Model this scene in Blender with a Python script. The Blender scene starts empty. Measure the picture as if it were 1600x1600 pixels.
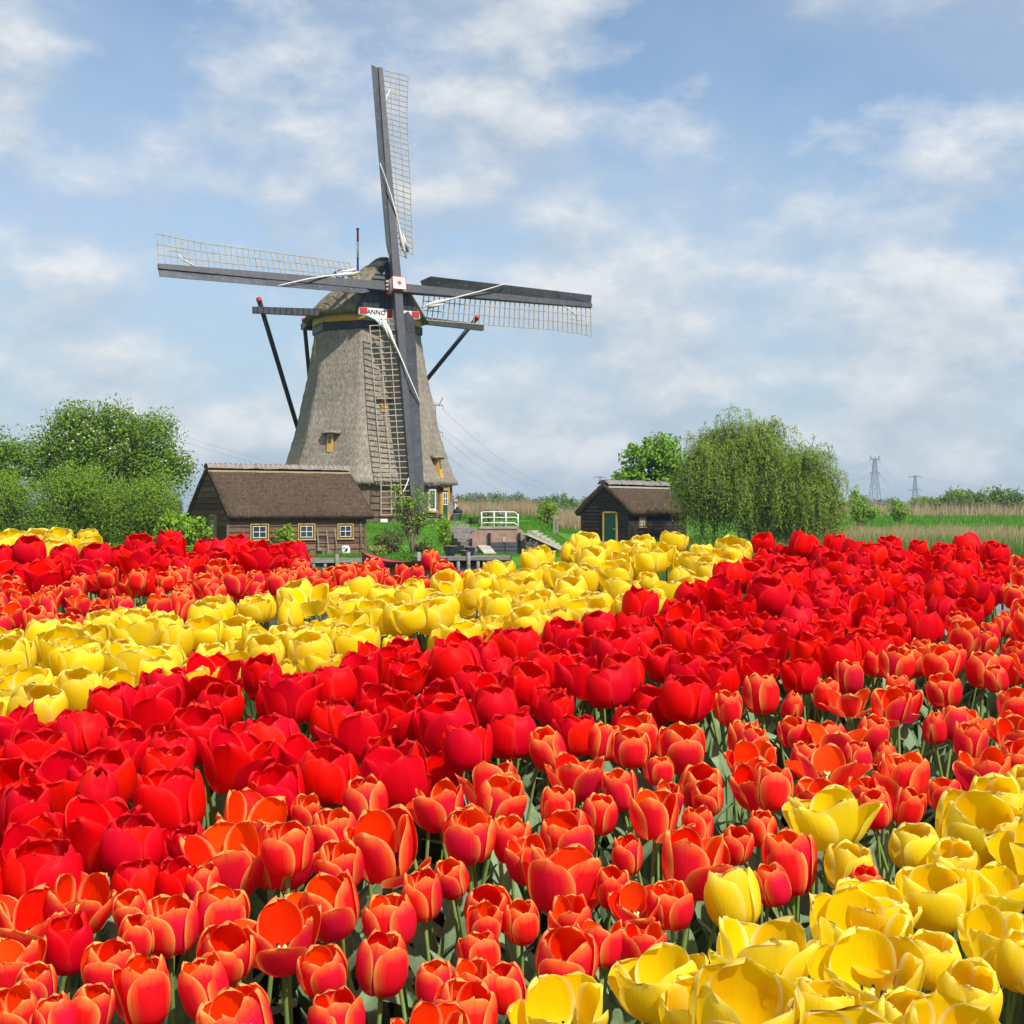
import bpy, bmesh, math, random
import numpy as np
from mathutils import Vector, Matrix
R = math.radians
rng = np.random.default_rng(7)
random.seed(7)
scn = bpy.context.scene
COL = scn.collection

# ------------------------------------------------------------------ camera, sky, sun, exposure
CZ, F = 2.6, 2000.0                     # eye height; focal length in 1600ths of the picture width
cd = bpy.data.cameras.new('camera'); cam = bpy.data.objects.new('camera', cd); COL.objects.link(cam)
cam.location = (0, 0, CZ); cam.rotation_euler = (R(90), 0, 0)
cd.sensor_width = 36; cd.lens = 36 * F / 1600; cd.clip_end = 9000; cd.clip_start = .05
scn.camera = cam
SUN_AZ, SUN_EL = 38, 50                 # azimuth right of the axis that points back from the scene to the viewer
sd = Vector((math.sin(R(SUN_AZ)) * math.cos(R(SUN_EL)), -math.cos(R(SUN_AZ)) * math.cos(R(SUN_EL)), math.sin(R(SUN_EL))))
sl = bpy.data.lights.new('sun', 'SUN'); sl.energy = 4.8; sl.angle = R(.6); sl.color = (1, .95, .88)
so = bpy.data.objects.new('sun', sl); COL.objects.link(so)
so.rotation_euler = sd.to_track_quat('Z', 'Y').to_euler(); so.location = sd * 100
w = bpy.data.worlds.new('World'); scn.world = w; w.use_nodes = True
wn, wl = w.node_tree.nodes, w.node_tree.links
wn.clear()
def WN(t, **k):
    n = wn.new(t)
    for a, b in k.items(): setattr(n, a, b)
    return n
wout = WN('ShaderNodeOutputWorld'); wbg = WN('ShaderNodeBackground'); wbg.inputs['Strength'].default_value = .104
sky = WN('ShaderNodeTexSky', sky_type='NISHITA'); sky.sun_disc = False
sky.sun_elevation = R(SUN_EL); sky.sun_rotation = R(180 - SUN_AZ); sky.air_density = 1.0; sky.dust_density = .6; sky.ozone_density = 1.6
tc = WN('ShaderNodeTexCoord'); sx = WN('ShaderNodeSeparateXYZ'); wl.new(tc.outputs['Generated'], sx.inputs[0])
def wmath(op, a, b=None, clamp=False):
    n = WN('ShaderNodeMath', operation=op); n.use_clamp = clamp
    for i, v in enumerate((a, b)):
        if v is None: continue
        if isinstance(v, (int, float)): n.inputs[i].default_value = v
        else: wl.new(v, n.inputs[i])
    return n.outputs[0]
def wnoise(scale, detail, rough, off):
    m = WN('ShaderNodeMapping'); m.inputs['Location'].default_value = off; m.inputs['Scale'].default_value = (1, 1, 1.75); wl.new(tc.outputs['Generated'], m.inputs[0])
    n = WN('ShaderNodeTexNoise'); n.inputs['Scale'].default_value = scale; n.inputs['Detail'].default_value = detail
    n.inputs['Roughness'].default_value = rough; wl.new(m.outputs[0], n.inputs['Vector']); return n.outputs['Fac']
def wramp(fac, stops):
    r = WN('ShaderNodeValToRGB'); e = r.color_ramp.elements
    while len(e) < len(stops): e.new(.5)
    for q, (p, c) in zip(e, stops): q.position = p; q.color = (*c, 1) if len(c) == 3 else c
    wl.new(fac, r.inputs[0]); return r.outputs[0]
def wmix(f, a, b):
    n = WN('ShaderNodeMix', data_type='RGBA'); wl.new(f, n.inputs[0])
    for k, v in ((6, a), (7, b)):
        if isinstance(v, tuple): n.inputs[k].default_value = (*v, 1)
        else: wl.new(v, n.inputs[k])
    return n.outputs[2]
def puffs(dz):                            # cumulus: density of the cloud field, looked up a little higher for its lit side
    o1, o2 = (2.3, 5.1, .7 + dz), (8.3, 1.2, 3.0 + dz)
    return wmath('ADD', wmath('MULTIPLY', wnoise(3.0, 2.0, .5, o1), .45), wmath('MULTIPLY', wnoise(7.5, 10.0, .58, o2), .55))
d0, d1 = puffs(0), puffs(.04)
cum = wramp(d0, [(.462, (0,) * 3), (.515, (.42,) * 3), (.585, (.90,) * 3)])
lit = wmath('ADD', wmath('MULTIPLY', wmath('SUBTRACT', d0, d1), 6.0), .42, True)
veil = wramp(wnoise(1.5, 6.0, .55, (4.0, 4.4, 1.0)), [(.36, (.10,) * 3), (.50, (.45,) * 3), (.64, (.80,) * 3)])
tint = WN('ShaderNodeMix', data_type='RGBA', blend_type='MULTIPLY'); tint.inputs[0].default_value = 1
wl.new(sky.outputs[0], tint.inputs[6]); tint.inputs[7].default_value = (1.12, 1.2, 1.22, 1)
hzn = wmath('MULTIPLY', wmath('SUBTRACT', 1.0, wmath('DIVIDE', wmath('ABSOLUTE', sx.outputs[2]), .22), True), .75)
low_ = wmix(hzn, wmix(veil, tint.outputs[2], (4.3, 5.15, 6.1)), (2.9, 3.95, 4.9))
cl_c = wmix(lit, (3.8, 4.5, 5.3), (6.9, 7.0, 7.05))
wl.new(wmix(cum, low_, cl_c), wbg.inputs['Color'])
wl.new(wbg.outputs[0], wout.inputs[0])
scn.view_settings.view_transform = 'Standard'; scn.view_settings.look = 'None'
scn.view_settings.exposure = .30; scn.view_settings.gamma = 1; scn.view_settings.use_curve_mapping = False
scn.render.engine = 'CYCLES'; scn.cycles.use_denoising = True; scn.cycles.max_bounces = 8
scn.cycles.transparent_max_bounces = 8; scn.cycles.volume_bounces = 0

def P(px, py, Y):                        # a point of the place seen at (px, py) of the photograph and Y metres away
    return Vector(((px - 800) / F * Y, Y, CZ - (py - 800) / F * Y))

# ------------------------------------------------------------------ materials
def mat(name, col, rough=.8, spec=.25, var=0.0, scale=6.0, dark=None, bump=0.0, bscale=60.0, stretch=(1, 1, 1), objvar=0.0, trans=0.0, island=0.0, metal=0.0, detail=6.0, courses=0.0):
    m = bpy.data.materials.new(name); m.use_nodes = True
    N, L = m.node_tree.nodes, m.node_tree.links
    b = N['Principled BSDF']; out = N['Material Output']
    b.inputs['Roughness'].default_value = rough; b.inputs['Specular IOR Level'].default_value = spec; b.inputs['Metallic'].default_value = metal
    col = (*col, 1)
    tco = N.new('ShaderNodeTexCoord'); mp = N.new('ShaderNodeMapping'); mp.inputs['Scale'].default_value = stretch
    L.new(tco.outputs['Object'], mp.inputs[0])
    cur = None
    if var or dark:
        n = N.new('ShaderNodeTexNoise'); n.inputs['Scale'].default_value = scale; n.inputs['Detail'].default_value = detail; n.inputs['Roughness'].default_value = .62
        L.new(mp.outputs[0], n.inputs['Vector'])
        r = N.new('ShaderNodeValToRGB'); d = dark or tuple(c * (1 - var) for c in col[:3])
        r.color_ramp.elements[0].position = .36; r.color_ramp.elements[0].color = (*d, 1)
        r.color_ramp.elements[1].position = .62; r.color_ramp.elements[1].color = col
        L.new(n.outputs['Fac'], r.inputs[0]); cur = r.outputs[0]
    if courses:                           # straw laid in courses, with damp streaks and patches
        big = N.new('ShaderNodeTexNoise'); big.inputs['Scale'].default_value = .55; big.inputs['Detail'].default_value = 5; L.new(tco.outputs['Object'], big.inputs['Vector'])
        mps = N.new('ShaderNodeMapping'); mps.inputs['Scale'].default_value = (2.2, 2.2, .16); L.new(tco.outputs['Object'], mps.inputs[0])
        stn = N.new('ShaderNodeTexNoise'); stn.inputs['Scale'].default_value = 1.3; stn.inputs['Detail'].default_value = 4; L.new(mps.outputs[0], stn.inputs['Vector'])
        sp = N.new('ShaderNodeSeparateXYZ'); L.new(tco.outputs['Object'], sp.inputs[0])
        def mm(op, a, c):
            q = N.new('ShaderNodeMath'); q.operation = op
            for k, v in ((0, a), (1, c)):
                if isinstance(v, (int, float)): q.inputs[k].default_value = v
                else: L.new(v, q.inputs[k])
            return q.outputs[0]
        wob = mm('ADD', mm('MULTIPLY', sp.outputs[2], 6.283 / courses), mm('MULTIPLY', big.outputs['Fac'], 9.0))
        f = mm('ADD', mm('MULTIPLY', mm('SINE', wob, 0), .05), mm('ADD', mm('MULTIPLY', big.outputs['Fac'], .7), mm('MULTIPLY', stn.outputs['Fac'], .55)))
        f = mm('ADD', f, .36)
        xm = N.new('ShaderNodeMix'); xm.data_type = 'RGBA'; xm.blend_type = 'MULTIPLY'; xm.inputs[0].default_value = 1; L.new(cur, xm.inputs[6])
        cb = N.new('ShaderNodeCombineColor')
        for k in range(3): L.new(f, cb.inputs[k])
        L.new(cb.outputs[0], xm.inputs[7]); cur = xm.outputs[2]
        msn = N.new('ShaderNodeTexNoise'); msn.inputs['Scale'].default_value = 1.1; msn.inputs['Detail'].default_value = 8; msn.inputs['Roughness'].default_value = .7; L.new(tco.outputs['Object'], msn.inputs['Vector'])
        msr = N.new('ShaderNodeMapRange'); msr.inputs['From Min'].default_value = .54; msr.inputs['From Max'].default_value = .70; msr.inputs['To Max'].default_value = .4; L.new(msn.outputs['Fac'], msr.inputs[0])
        mo = N.new('ShaderNodeMix'); mo.data_type = 'RGBA'; L.new(msr.outputs[0], mo.inputs[0]); L.new(cur, mo.inputs[6]); mo.inputs[7].default_value = (dark[0] * .8, dark[1] * .92, dark[2] * .62, 1); cur = mo.outputs[2]
    if objvar or island:
        hs = N.new('ShaderNodeHueSaturation'); hs.inputs['Color'].default_value = col
        if cur: L.new(cur, hs.inputs['Color'])
        if objvar: src = N.new('ShaderNodeObjectInfo').outputs['Random']; amt = objvar
        else: src = N.new('ShaderNodeNewGeometry').outputs['Random Per Island']; amt = island
        mr = N.new('ShaderNodeMapRange'); mr.inputs['To Min'].default_value = 1 - amt; mr.inputs['To Max'].default_value = 1 + amt; L.new(src, mr.inputs[0]); L.new(mr.outputs[0], hs.inputs['Value'])
        mh = N.new('ShaderNodeMapRange'); mh.inputs['To Min'].default_value = .5 - amt * .06; mh.inputs['To Max'].default_value = .5 + amt * .06
        wv = N.new('ShaderNodeMath'); wv.operation = 'FRACT'; ml = N.new('ShaderNodeMath'); ml.operation = 'MULTIPLY'; ml.inputs[1].default_value = 7.31
        L.new(src, ml.inputs[0]); L.new(ml.outputs[0], wv.inputs[0]); L.new(wv.outputs[0], mh.inputs[0]); L.new(mh.outputs[0], hs.inputs['Hue'])
        cur = hs.outputs[0]
    if cur: L.new(cur, b.inputs['Base Color'])
    else: b.inputs['Base Color'].default_value = col
    if bump:
        n2 = N.new('ShaderNodeTexNoise'); n2.inputs['Scale'].default_value = bscale; n2.inputs['Detail'].default_value = 5; L.new(mp.outputs[0], n2.inputs['Vector'])
        bp = N.new('ShaderNodeBump'); bp.inputs['Strength'].default_value = bump; bp.inputs['Distance'].default_value = .05
        L.new(n2.outputs['Fac'], bp.inputs['Height']); L.new(bp.outputs[0], b.inputs['Normal'])
    if trans:
        t = N.new('ShaderNodeBsdfTranslucent'); ms = N.new('ShaderNodeMixShader'); ms.inputs[0].default_value = trans
        if cur: L.new(cur, t.inputs['Color'])
        else: t.inputs['Color'].default_value = col
        L.new(b.outputs[0], ms.inputs[1]); L.new(t.outputs[0], ms.inputs[2]); L.new(ms.outputs[0], out.inputs['Surface'])
    return m

def petal_mat(name, outer, outer_edge, inner, inner_edge, base, streak, trans=.3, edge0=.45, rim=.75, hue=(.494, .507)):
    m = bpy.data.materials.new(name); m.use_nodes = True
    N, L = m.node_tree.nodes, m.node_tree.links; b = N['Principled BSDF']; out = N['Material Output']
    b.inputs['Roughness'].default_value = .5; b.inputs['Specular IOR Level'].default_value = .10
    def mth(op, a, c=None, clamp=False):
        n = N.new('ShaderNodeMath'); n.operation = op; n.use_clamp = clamp
        for i, v in enumerate((a, c)):
            if v is None: continue
            if isinstance(v, (int, float)): n.inputs[i].default_value = v
            else: L.new(v, n.inputs[i])
        return n.outputs[0]
    def mix(f, a, c):
        n = N.new('ShaderNodeMix'); n.data_type = 'RGBA'
        if isinstance(f, (int, float)): n.inputs[0].default_value = f
        else: L.new(f, n.inputs[0])
        for i, v in ((6, a), (7, c)):
            if isinstance(v, tuple): n.inputs[i].default_value = (*v, 1)
            else: L.new(v, n.inputs[i])
        return n.outputs[2]
    def sstep(x, a, c):
        n = N.new('ShaderNodeMapRange'); n.interpolation_type = 'SMOOTHSTEP'; n.inputs['From Min'].default_value = a; n.inputs['From Max'].default_value = c; L.new(x, n.inputs[0]); return n.outputs[0]
    uv = N.new('ShaderNodeTexCoord'); s = N.new('ShaderNodeSeparateXYZ'); L.new(uv.outputs['UV'], s.inputs[0])
    u, v = s.outputs[0], s.outputs[1]
    oi = N.new('ShaderNodeObjectInfo').outputs['Random']
    cmb = N.new('ShaderNodeCombineXYZ'); L.new(mth('MULTIPLY', u, 26.0), cmb.inputs[0]); L.new(mth('MULTIPLY', v, 2.2), cmb.inputs[1]); L.new(mth('MULTIPLY', oi, 50.0), cmb.inputs[2])
    nz = N.new('ShaderNodeTexNoise'); nz.inputs['Scale'].default_value = 1.0; nz.inputs['Detail'].default_value = 3; L.new(cmb.outputs[0], nz.inputs['Vector'])
    st = nz.outputs['Fac']
    e = mth('ABSOLUTE', mth('SUBTRACT', mth('MULTIPLY', u, 2.0), 1.0))
    ej = mth('ADD', e, mth('MULTIPLY', mth('SUBTRACT', st, .5), .35))
    vj = mth('ADD', v, mth('MULTIPLY', mth('SUBTRACT', st, .5), .12))
    edge = mth('MAXIMUM', sstep(ej, edge0, 1.02), sstep(vj, .72, 1.0))
    edge = mth('MULTIPLY', edge, sstep(v, .04, .4))
    co = mix(edge, outer, outer_edge)
    co = mix(mth('MULTIPLY', sstep(st, .5, .72), .35), co, streak)
    rib = mth('MULTIPLY', mth('SUBTRACT', 1.0, sstep(e, .0, .12)), .35)
    co = mix(rib, co, streak)
    eth = mth('MAXIMUM', sstep(e, .82, 1.0), sstep(v, .93, 1.0))
    co = mix(mth('MULTIPLY', eth, rim), co, inner_edge)  # petal's own pale edge, plus a bright backlit highlight painted into the colour
    ci = mix(eth, inner, inner_edge)
    ci = mix(mth('MULTIPLY', sstep(st, .5, .7), .16), ci, streak)
    geo = N.new('ShaderNodeNewGeometry')
    c = mix(geo.outputs['Backfacing'], co, ci)
    c = mix(mth('SUBTRACT', 1.0, sstep(v, .02, .14)), c, base)
    hs = N.new('ShaderNodeHueSaturation'); L.new(c, hs.inputs['Color'])
    mr = N.new('ShaderNodeMapRange'); mr.inputs['To Min'].default_value = .86; mr.inputs['To Max'].default_value = 1.12; L.new(oi, mr.inputs[0]); L.new(mr.outputs[0], hs.inputs['Value'])
    mh = N.new('ShaderNodeMapRange'); mh.inputs['To Min'].default_value = hue[0]; mh.inputs['To Max'].default_value = hue[1]; L.new(oi, mh.inputs[0]); L.new(mh.outputs[0], hs.inputs['Hue'])
    L.new(hs.outputs[0], b.inputs['Base Color'])
    bp = N.new('ShaderNodeBump'); bp.inputs['Strength'].default_value = .3; bp.inputs['Distance'].default_value = .002; L.new(st, bp.inputs['Height']); L.new(bp.outputs[0], b.inputs['Normal'])
    t = N.new('ShaderNodeBsdfTranslucent'); L.new(hs.outputs[0], t.inputs['Color'])
    ms = N.new('ShaderNodeMixShader'); ms.inputs[0].default_value = trans
    L.new(b.outputs[0], ms.inputs[1]); L.new(t.outputs[0], ms.inputs[2]); L.new(ms.outputs[0], out.inputs['Surface'])
    return m

M = {}
M['petal_orange'] = petal_mat('petal_orange', (.85, .013, .034), (.94, .22, .035), (.95, .042, .0008), (.95, .48, .15), (.60, .12, .01), (.80, .014, .06), trans=.42, edge0=.46, rim=.85)
M['petal_red'] = petal_mat('petal_red', (.80, .0018, .0025), (.86, .003, .004), (.80, .0006, .0016), (.85, .09, .06), (.60, .28, .01), (.68, .002, .009), trans=.34, edge0=.6, rim=.25, hue=(.496, .502))
M['petal_yellow'] = petal_mat('petal_yellow', (.94, .73, .012), (.95, .79, .08), (.95, .65, .003), (.95, .87, .42), (.58, .60, .05), (.90, .70, .012), trans=.5, rim=.35)
M['stem'] = mat('tulip_stem', (.22, .34, .085), .5, .3, var=.25, scale=30, objvar=.15)
M['leaf'] = mat('tulip_leaf', (.20, .30, .15), .5, .25, var=.25, scale=9, stretch=(8, 8, 1), objvar=.25, trans=.15, bump=.15, bscale=40)
M['pistil'] = mat('tulip_pistil', (.70, .66, .22), .6)
M['stamen'] = mat('tulip_stamen', (.03, .02, .02), .7)
M['soil'] = mat('bed_soil', (.045, .034, .022), .95, .1, var=.5, scale=12, bump=.8, bscale=30)
M['grass_ground'] = mat('grass_ground', (.085, .215, .018), .95, .05, dark=(.06, .155, .014), scale=.35, bump=.4, bscale=5, detail=10)
M['grass_blade'] = mat('grass_blade', (.10, .27, .018), .7, .15, island=.35, trans=.3)
M['tall_grass'] = mat('tall_green_grass', (.12, .24, .035), .7, .15, island=.35, trans=.3)
M['dry_grass'] = mat('dry_grass', (.42, .34, .17), .85, .1, island=.3, trans=.25)
M['reed'] = mat('dry_reed', (.42, .32, .19), .85, .1, island=.3, trans=.2)
M['thatch'] = mat('weathered_thatch', (.345, .30, .245), .95, .05, courses=.45, dark=(.18, .152, .12), scale=3.2, stretch=(3, 3, 1.2), bump=1.0, bscale=9, detail=12)
M['thatch_cap'] = mat('mossy_thatch', (.26, .225, .15), .95, .05, dark=(.115, .10, .065), scale=2.2, bump=1.0, bscale=9, detail=12)
M['thatch_brown'] = mat('brown_thatch', (.112, .078, .052), .95, .05, courses=.22, dark=(.050, .034, .023), scale=5, stretch=(2.2, 1, 1), bump=1.0, bscale=10, detail=12)
M['steel_grey'] = mat('dark_grey_paint', (.060, .063, .072), .5, .4, var=.35, scale=3, stretch=(1, 1, 1))
M['board_grey'] = mat('blue_grey_board', (.082, .086, .098), .55, .35, var=.35, scale=2.5, objvar=.12)
M['tar'] = mat('black_tarred_wood', (.016, .018, .022), .55, .35, var=.4, scale=3)
M['cap_board'] = mat('blue_black_board', (.022, .028, .042), .5, .4, var=.45, scale=3, objvar=.2)
M['lath'] = mat('lattice_lath', (.41, .345, .245), .75, .2, var=.3, scale=3)
M['ochre'] = mat('ochre_paint', (.62, .36, .055), .6, .3, var=.15, scale=4)
M['white'] = mat('white_paint', (.78, .78, .75), .5, .35, var=.08, scale=5)
M['red'] = mat('red_paint', (.55, .02, .018), .45, .4, var=.15, scale=5)
M['green'] = mat('dark_green_paint', (.010, .075, .050), .4, .45, var=.15, scale=5)
M['teal'] = mat('teal_paint', (.02, .22, .17), .5, .3)
M['blue'] = mat('blue_paint', (.02, .16, .42), .5, .3)
M['cloth'] = mat('sail_cloth', (.66, .63, .56), .9, .1, var=.15, scale=6)
M['ink'] = mat('black_lettering', (.02, .02, .02), .6)
M['plank'] = mat('brown_weatherboard', (.195, .122, .074), .8, .15, dark=(.10, .063, .04), scale=5, stretch=(.6, .6, 8), objvar=.3, bump=.3, bscale=20)
M['plank_dark'] = mat('dark_weatherboard', (.060, .044, .036), .8, .15, dark=(.022, .018, .016), scale=5, stretch=(.6, .6, 8), objvar=.3, bump=.3, bscale=20)
M['grey_wood'] = mat('weathered_grey_wood', (.27, .25, .22), .9, .1, var=.4, scale=4, stretch=(1, 1, 4), objvar=.2, bump=.3, bscale=20)
M['tile'] = mat('grey_ridge_tile', (.23, .20, .20), .75, .2, var=.2, scale=8, objvar=.2)
M['mortar'] = mat('yellow_mortar', (.42, .33, .17), .9, .1, var=.2, scale=8)
M['light_mortar'] = mat('pale_mortar', (.46, .44, .40), .9, .1, var=.2, scale=8)
M['glass'] = mat('window_glass', (.035, .045, .05), .06, .6)
M['curtain'] = mat('net_curtain', (.55, .57, .58), .9)
M['bark'] = mat('bark', (.10, .075, .05), .95, .05, var=.4, scale=8, bump=.5, bscale=20)
M['bark_light'] = mat('pale_bark', (.20, .155, .10), .95, .05, var=.4, scale=8)
M['leaf_apple'] = mat('apple_leaf', (0.18, 0.3, 0.03), .6, .07, island=.4, trans=.45)
M['leaf_shrub'] = mat('shrub_leaf', (.215, .34, .036), .6, .07, island=.35, trans=.45)
M['leaf_willow'] = mat('willow_leaf', (0.24, 0.345, 0.042), .6, .07, island=.4, trans=.45)
M['leaf_maple'] = mat('maple_leaf', (0.18, 0.33, 0.028), .55, .07, island=.35, trans=.35)
M['leaf_young'] = mat('young_leaf', (0.22, 0.37, 0.03), .55, .07, island=.35, trans=.35)
M['leaf_far'] = mat('far_leaf', (0.12, 0.2, 0.045), .8, .07, island=.35, trans=.25)
M['leaf_far_bare'] = mat('far_budding_twig', (0.17, 0.165, 0.09), .9, .07, island=.3, trans=.15)
M['leaf_brown'] = mat('brownish_leaf', (0.14, 0.14, 0.05), .8, .07, island=.5, trans=.2)
M['blossom'] = mat('blossom', (.80, .76, .74), .7, .1, trans=.3)
M['flower_purple'] = mat('purple_flower', (.25, .14, .55), .7)
M['flower_pink'] = mat('pink_flower', (.65, .18, .30), .7)
M['pot_glaze'] = mat('blue_glaze', (.012, .035, .055), .12, .6, var=.3, scale=6)
M['pot_rim'] = mat('brown_rim', (.22, .10, .06), .4, .4)
M['basket'] = mat('brown_tub', (.10, .075, .045), .85, .1, var=.4, scale=20)
M['metal_grey'] = mat('galvanised_metal', (.30, .33, .36), .45, .5, var=.15, scale=5)
M['rubber'] = mat('black_rubber', (.015, .015, .016), .6)
M['boat_red'] = mat('faded_red_hull', (.42, .045, .055), .5, .4, var=.3, scale=5, stretch=(1, 1, 3))
M['boat_dark'] = mat('dark_hull_bottom', (.05, .015, .015), .6, .3)
M['concrete'] = mat('pale_concrete', (.46, .43, .36), .9, .1, var=.2, scale=6)
M['path'] = mat('path_gravel', (.33, .30, .25), .95, .1, var=.2, scale=8)
M['stone'] = mat('dark_stone', (.16, .14, .125), .85, .15, var=.3, scale=10, objvar=.45, bump=.5, bscale=15)
M['pylon'] = mat('galvanised_pylon', (.17, .20, .24), .6, .4)

def brick_mat(name, c1, c2, mortar, scale):
    m = bpy.data.materials.new(name); m.use_nodes = True
    N, L = m.node_tree.nodes, m.node_tree.links; b = N['Principled BSDF']; b.inputs['Roughness'].default_value = .9; b.inputs['Specular IOR Level'].default_value = .1
    t = N.new('ShaderNodeTexCoord'); br = N.new('ShaderNodeTexBrick'); L.new(t.outputs['UV'], br.inputs['Vector'])
    br.inputs['Color1'].default_value = (*c1, 1); br.inputs['Color2'].default_value = (*c2, 1); br.inputs['Mortar'].default_value = (*mortar, 1)
    br.inputs['Scale'].default_value = scale; br.inputs['Brick Width'].default_value = .22; br.inputs['Row Height'].default_value = .07; br.inputs['Mortar Size'].default_value = .008
    n = N.new('ShaderNodeTexNoise'); n.inputs['Scale'].default_value = 3; n.inputs['Detail'].default_value = 6; L.new(t.outputs['Object'], n.inputs['Vector'])
    x = N.new('ShaderNodeMix'); x.data_type = 'RGBA'; x.blend_type = 'MULTIPLY'; x.inputs[0].default_value = .6; L.new(br.outputs['Color'], x.inputs[6])
    r = N.new('ShaderNodeValToRGB'); r.color_ramp.elements[0].position = .3; r.color_ramp.elements[0].color = (.5, .48, .46, 1); r.color_ramp.elements[1].position = .65; L.new(n.outputs['Fac'], r.inputs[0]); L.new(r.outputs[0], x.inputs[7])
    L.new(x.outputs[2], b.inputs['Base Color'])
    bp = N.new('ShaderNodeBump'); bp.inputs['Strength'].default_value = .6; bp.inputs['Distance'].default_value = .01; bp.invert = True; L.new(br.outputs['Fac'], bp.inputs['Height']); L.new(bp.outputs[0], b.inputs['Normal'])
    return m
M['brick'] = brick_mat('brown_brick', (.21, .115, .075), (.15, .09, .065), (.26, .22, .18), 1)
M['brick_pink'] = brick_mat('pinkish_brick', (.42, .24, .18), (.36, .21, .165), (.42, .36, .30), 1)

def water_mat():
    m = bpy.data.materials.new('canal_water'); m.use_nodes = True
    N, L = m.node_tree.nodes, m.node_tree.links; b = N['Principled BSDF']
    b.inputs['Base Color'].default_value = (.018, .026, .022, 1); b.inputs['Roughness'].default_value = .06; b.inputs['IOR'].default_value = 1.33
    t = N.new('ShaderNodeTexCoord'); mp = N.new('ShaderNodeMapping'); mp.inputs['Scale'].default_value = (.6, 1.6, 1); L.new(t.outputs['Object'], mp.inputs[0])
    n = N.new('ShaderNodeTexNoise'); n.inputs['Scale'].default_value = 2.2; n.inputs['Detail'].default_value = 4; L.new(mp.outputs[0], n.inputs['Vector'])
    bp = N.new('ShaderNodeBump'); bp.inputs['Strength'].default_value = .25; bp.inputs['Distance'].default_value = .05; L.new(n.outputs['Fac'], bp.inputs['Height']); L.new(bp.outputs[0], b.inputs['Normal'])
    return m
M['water'] = water_mat()

# ------------------------------------------------------------------ mesh and object helpers
def link(o, parent=None):
    COL.objects.link(o)
    if parent is not None: o.parent = parent
    return o
def arr_mesh(name, V, Fc, mats, uv=None, mi=None, smooth=True):
    """mesh from a vertex array and a list of face arrays (each n x k)"""
    me = bpy.data.meshes.new(name); V = np.asarray(V, dtype=np.float32).reshape(-1, 3)
    me.vertices.add(len(V)); me.vertices.foreach_set('co', V.ravel())
    Fs = [np.asarray(f, dtype=np.int32) for f in Fc if len(f)]
    loops = np.concatenate([f.ravel() for f in Fs]); tot = np.concatenate([np.full(len(f), f.shape[1], np.int32) for f in Fs])
    start = np.concatenate([[0], np.cumsum(tot)[:-1]]).astype(np.int32)
    me.loops.add(len(loops)); me.loops.foreach_set('vertex_index', loops)
    me.polygons.add(len(tot)); me.polygons.foreach_set('loop_start', start); me.polygons.foreach_set('loop_total', tot)
    if mi is not None: me.polygons.foreach_set('material_index', np.asarray(mi, np.int32))
    me.polygons.foreach_set('use_smooth', np.full(len(tot), smooth))
    if uv is not None:
        l = me.uv_layers.new(name='UVMap'); l.data.foreach_set('uv', np.asarray(uv, np.float32)[loops].ravel())
    for m in (mats if isinstance(mats, (list, tuple)) else [mats]): me.materials.append(m)
    me.update(calc_edges=True); me.validate()
    return me

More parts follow.
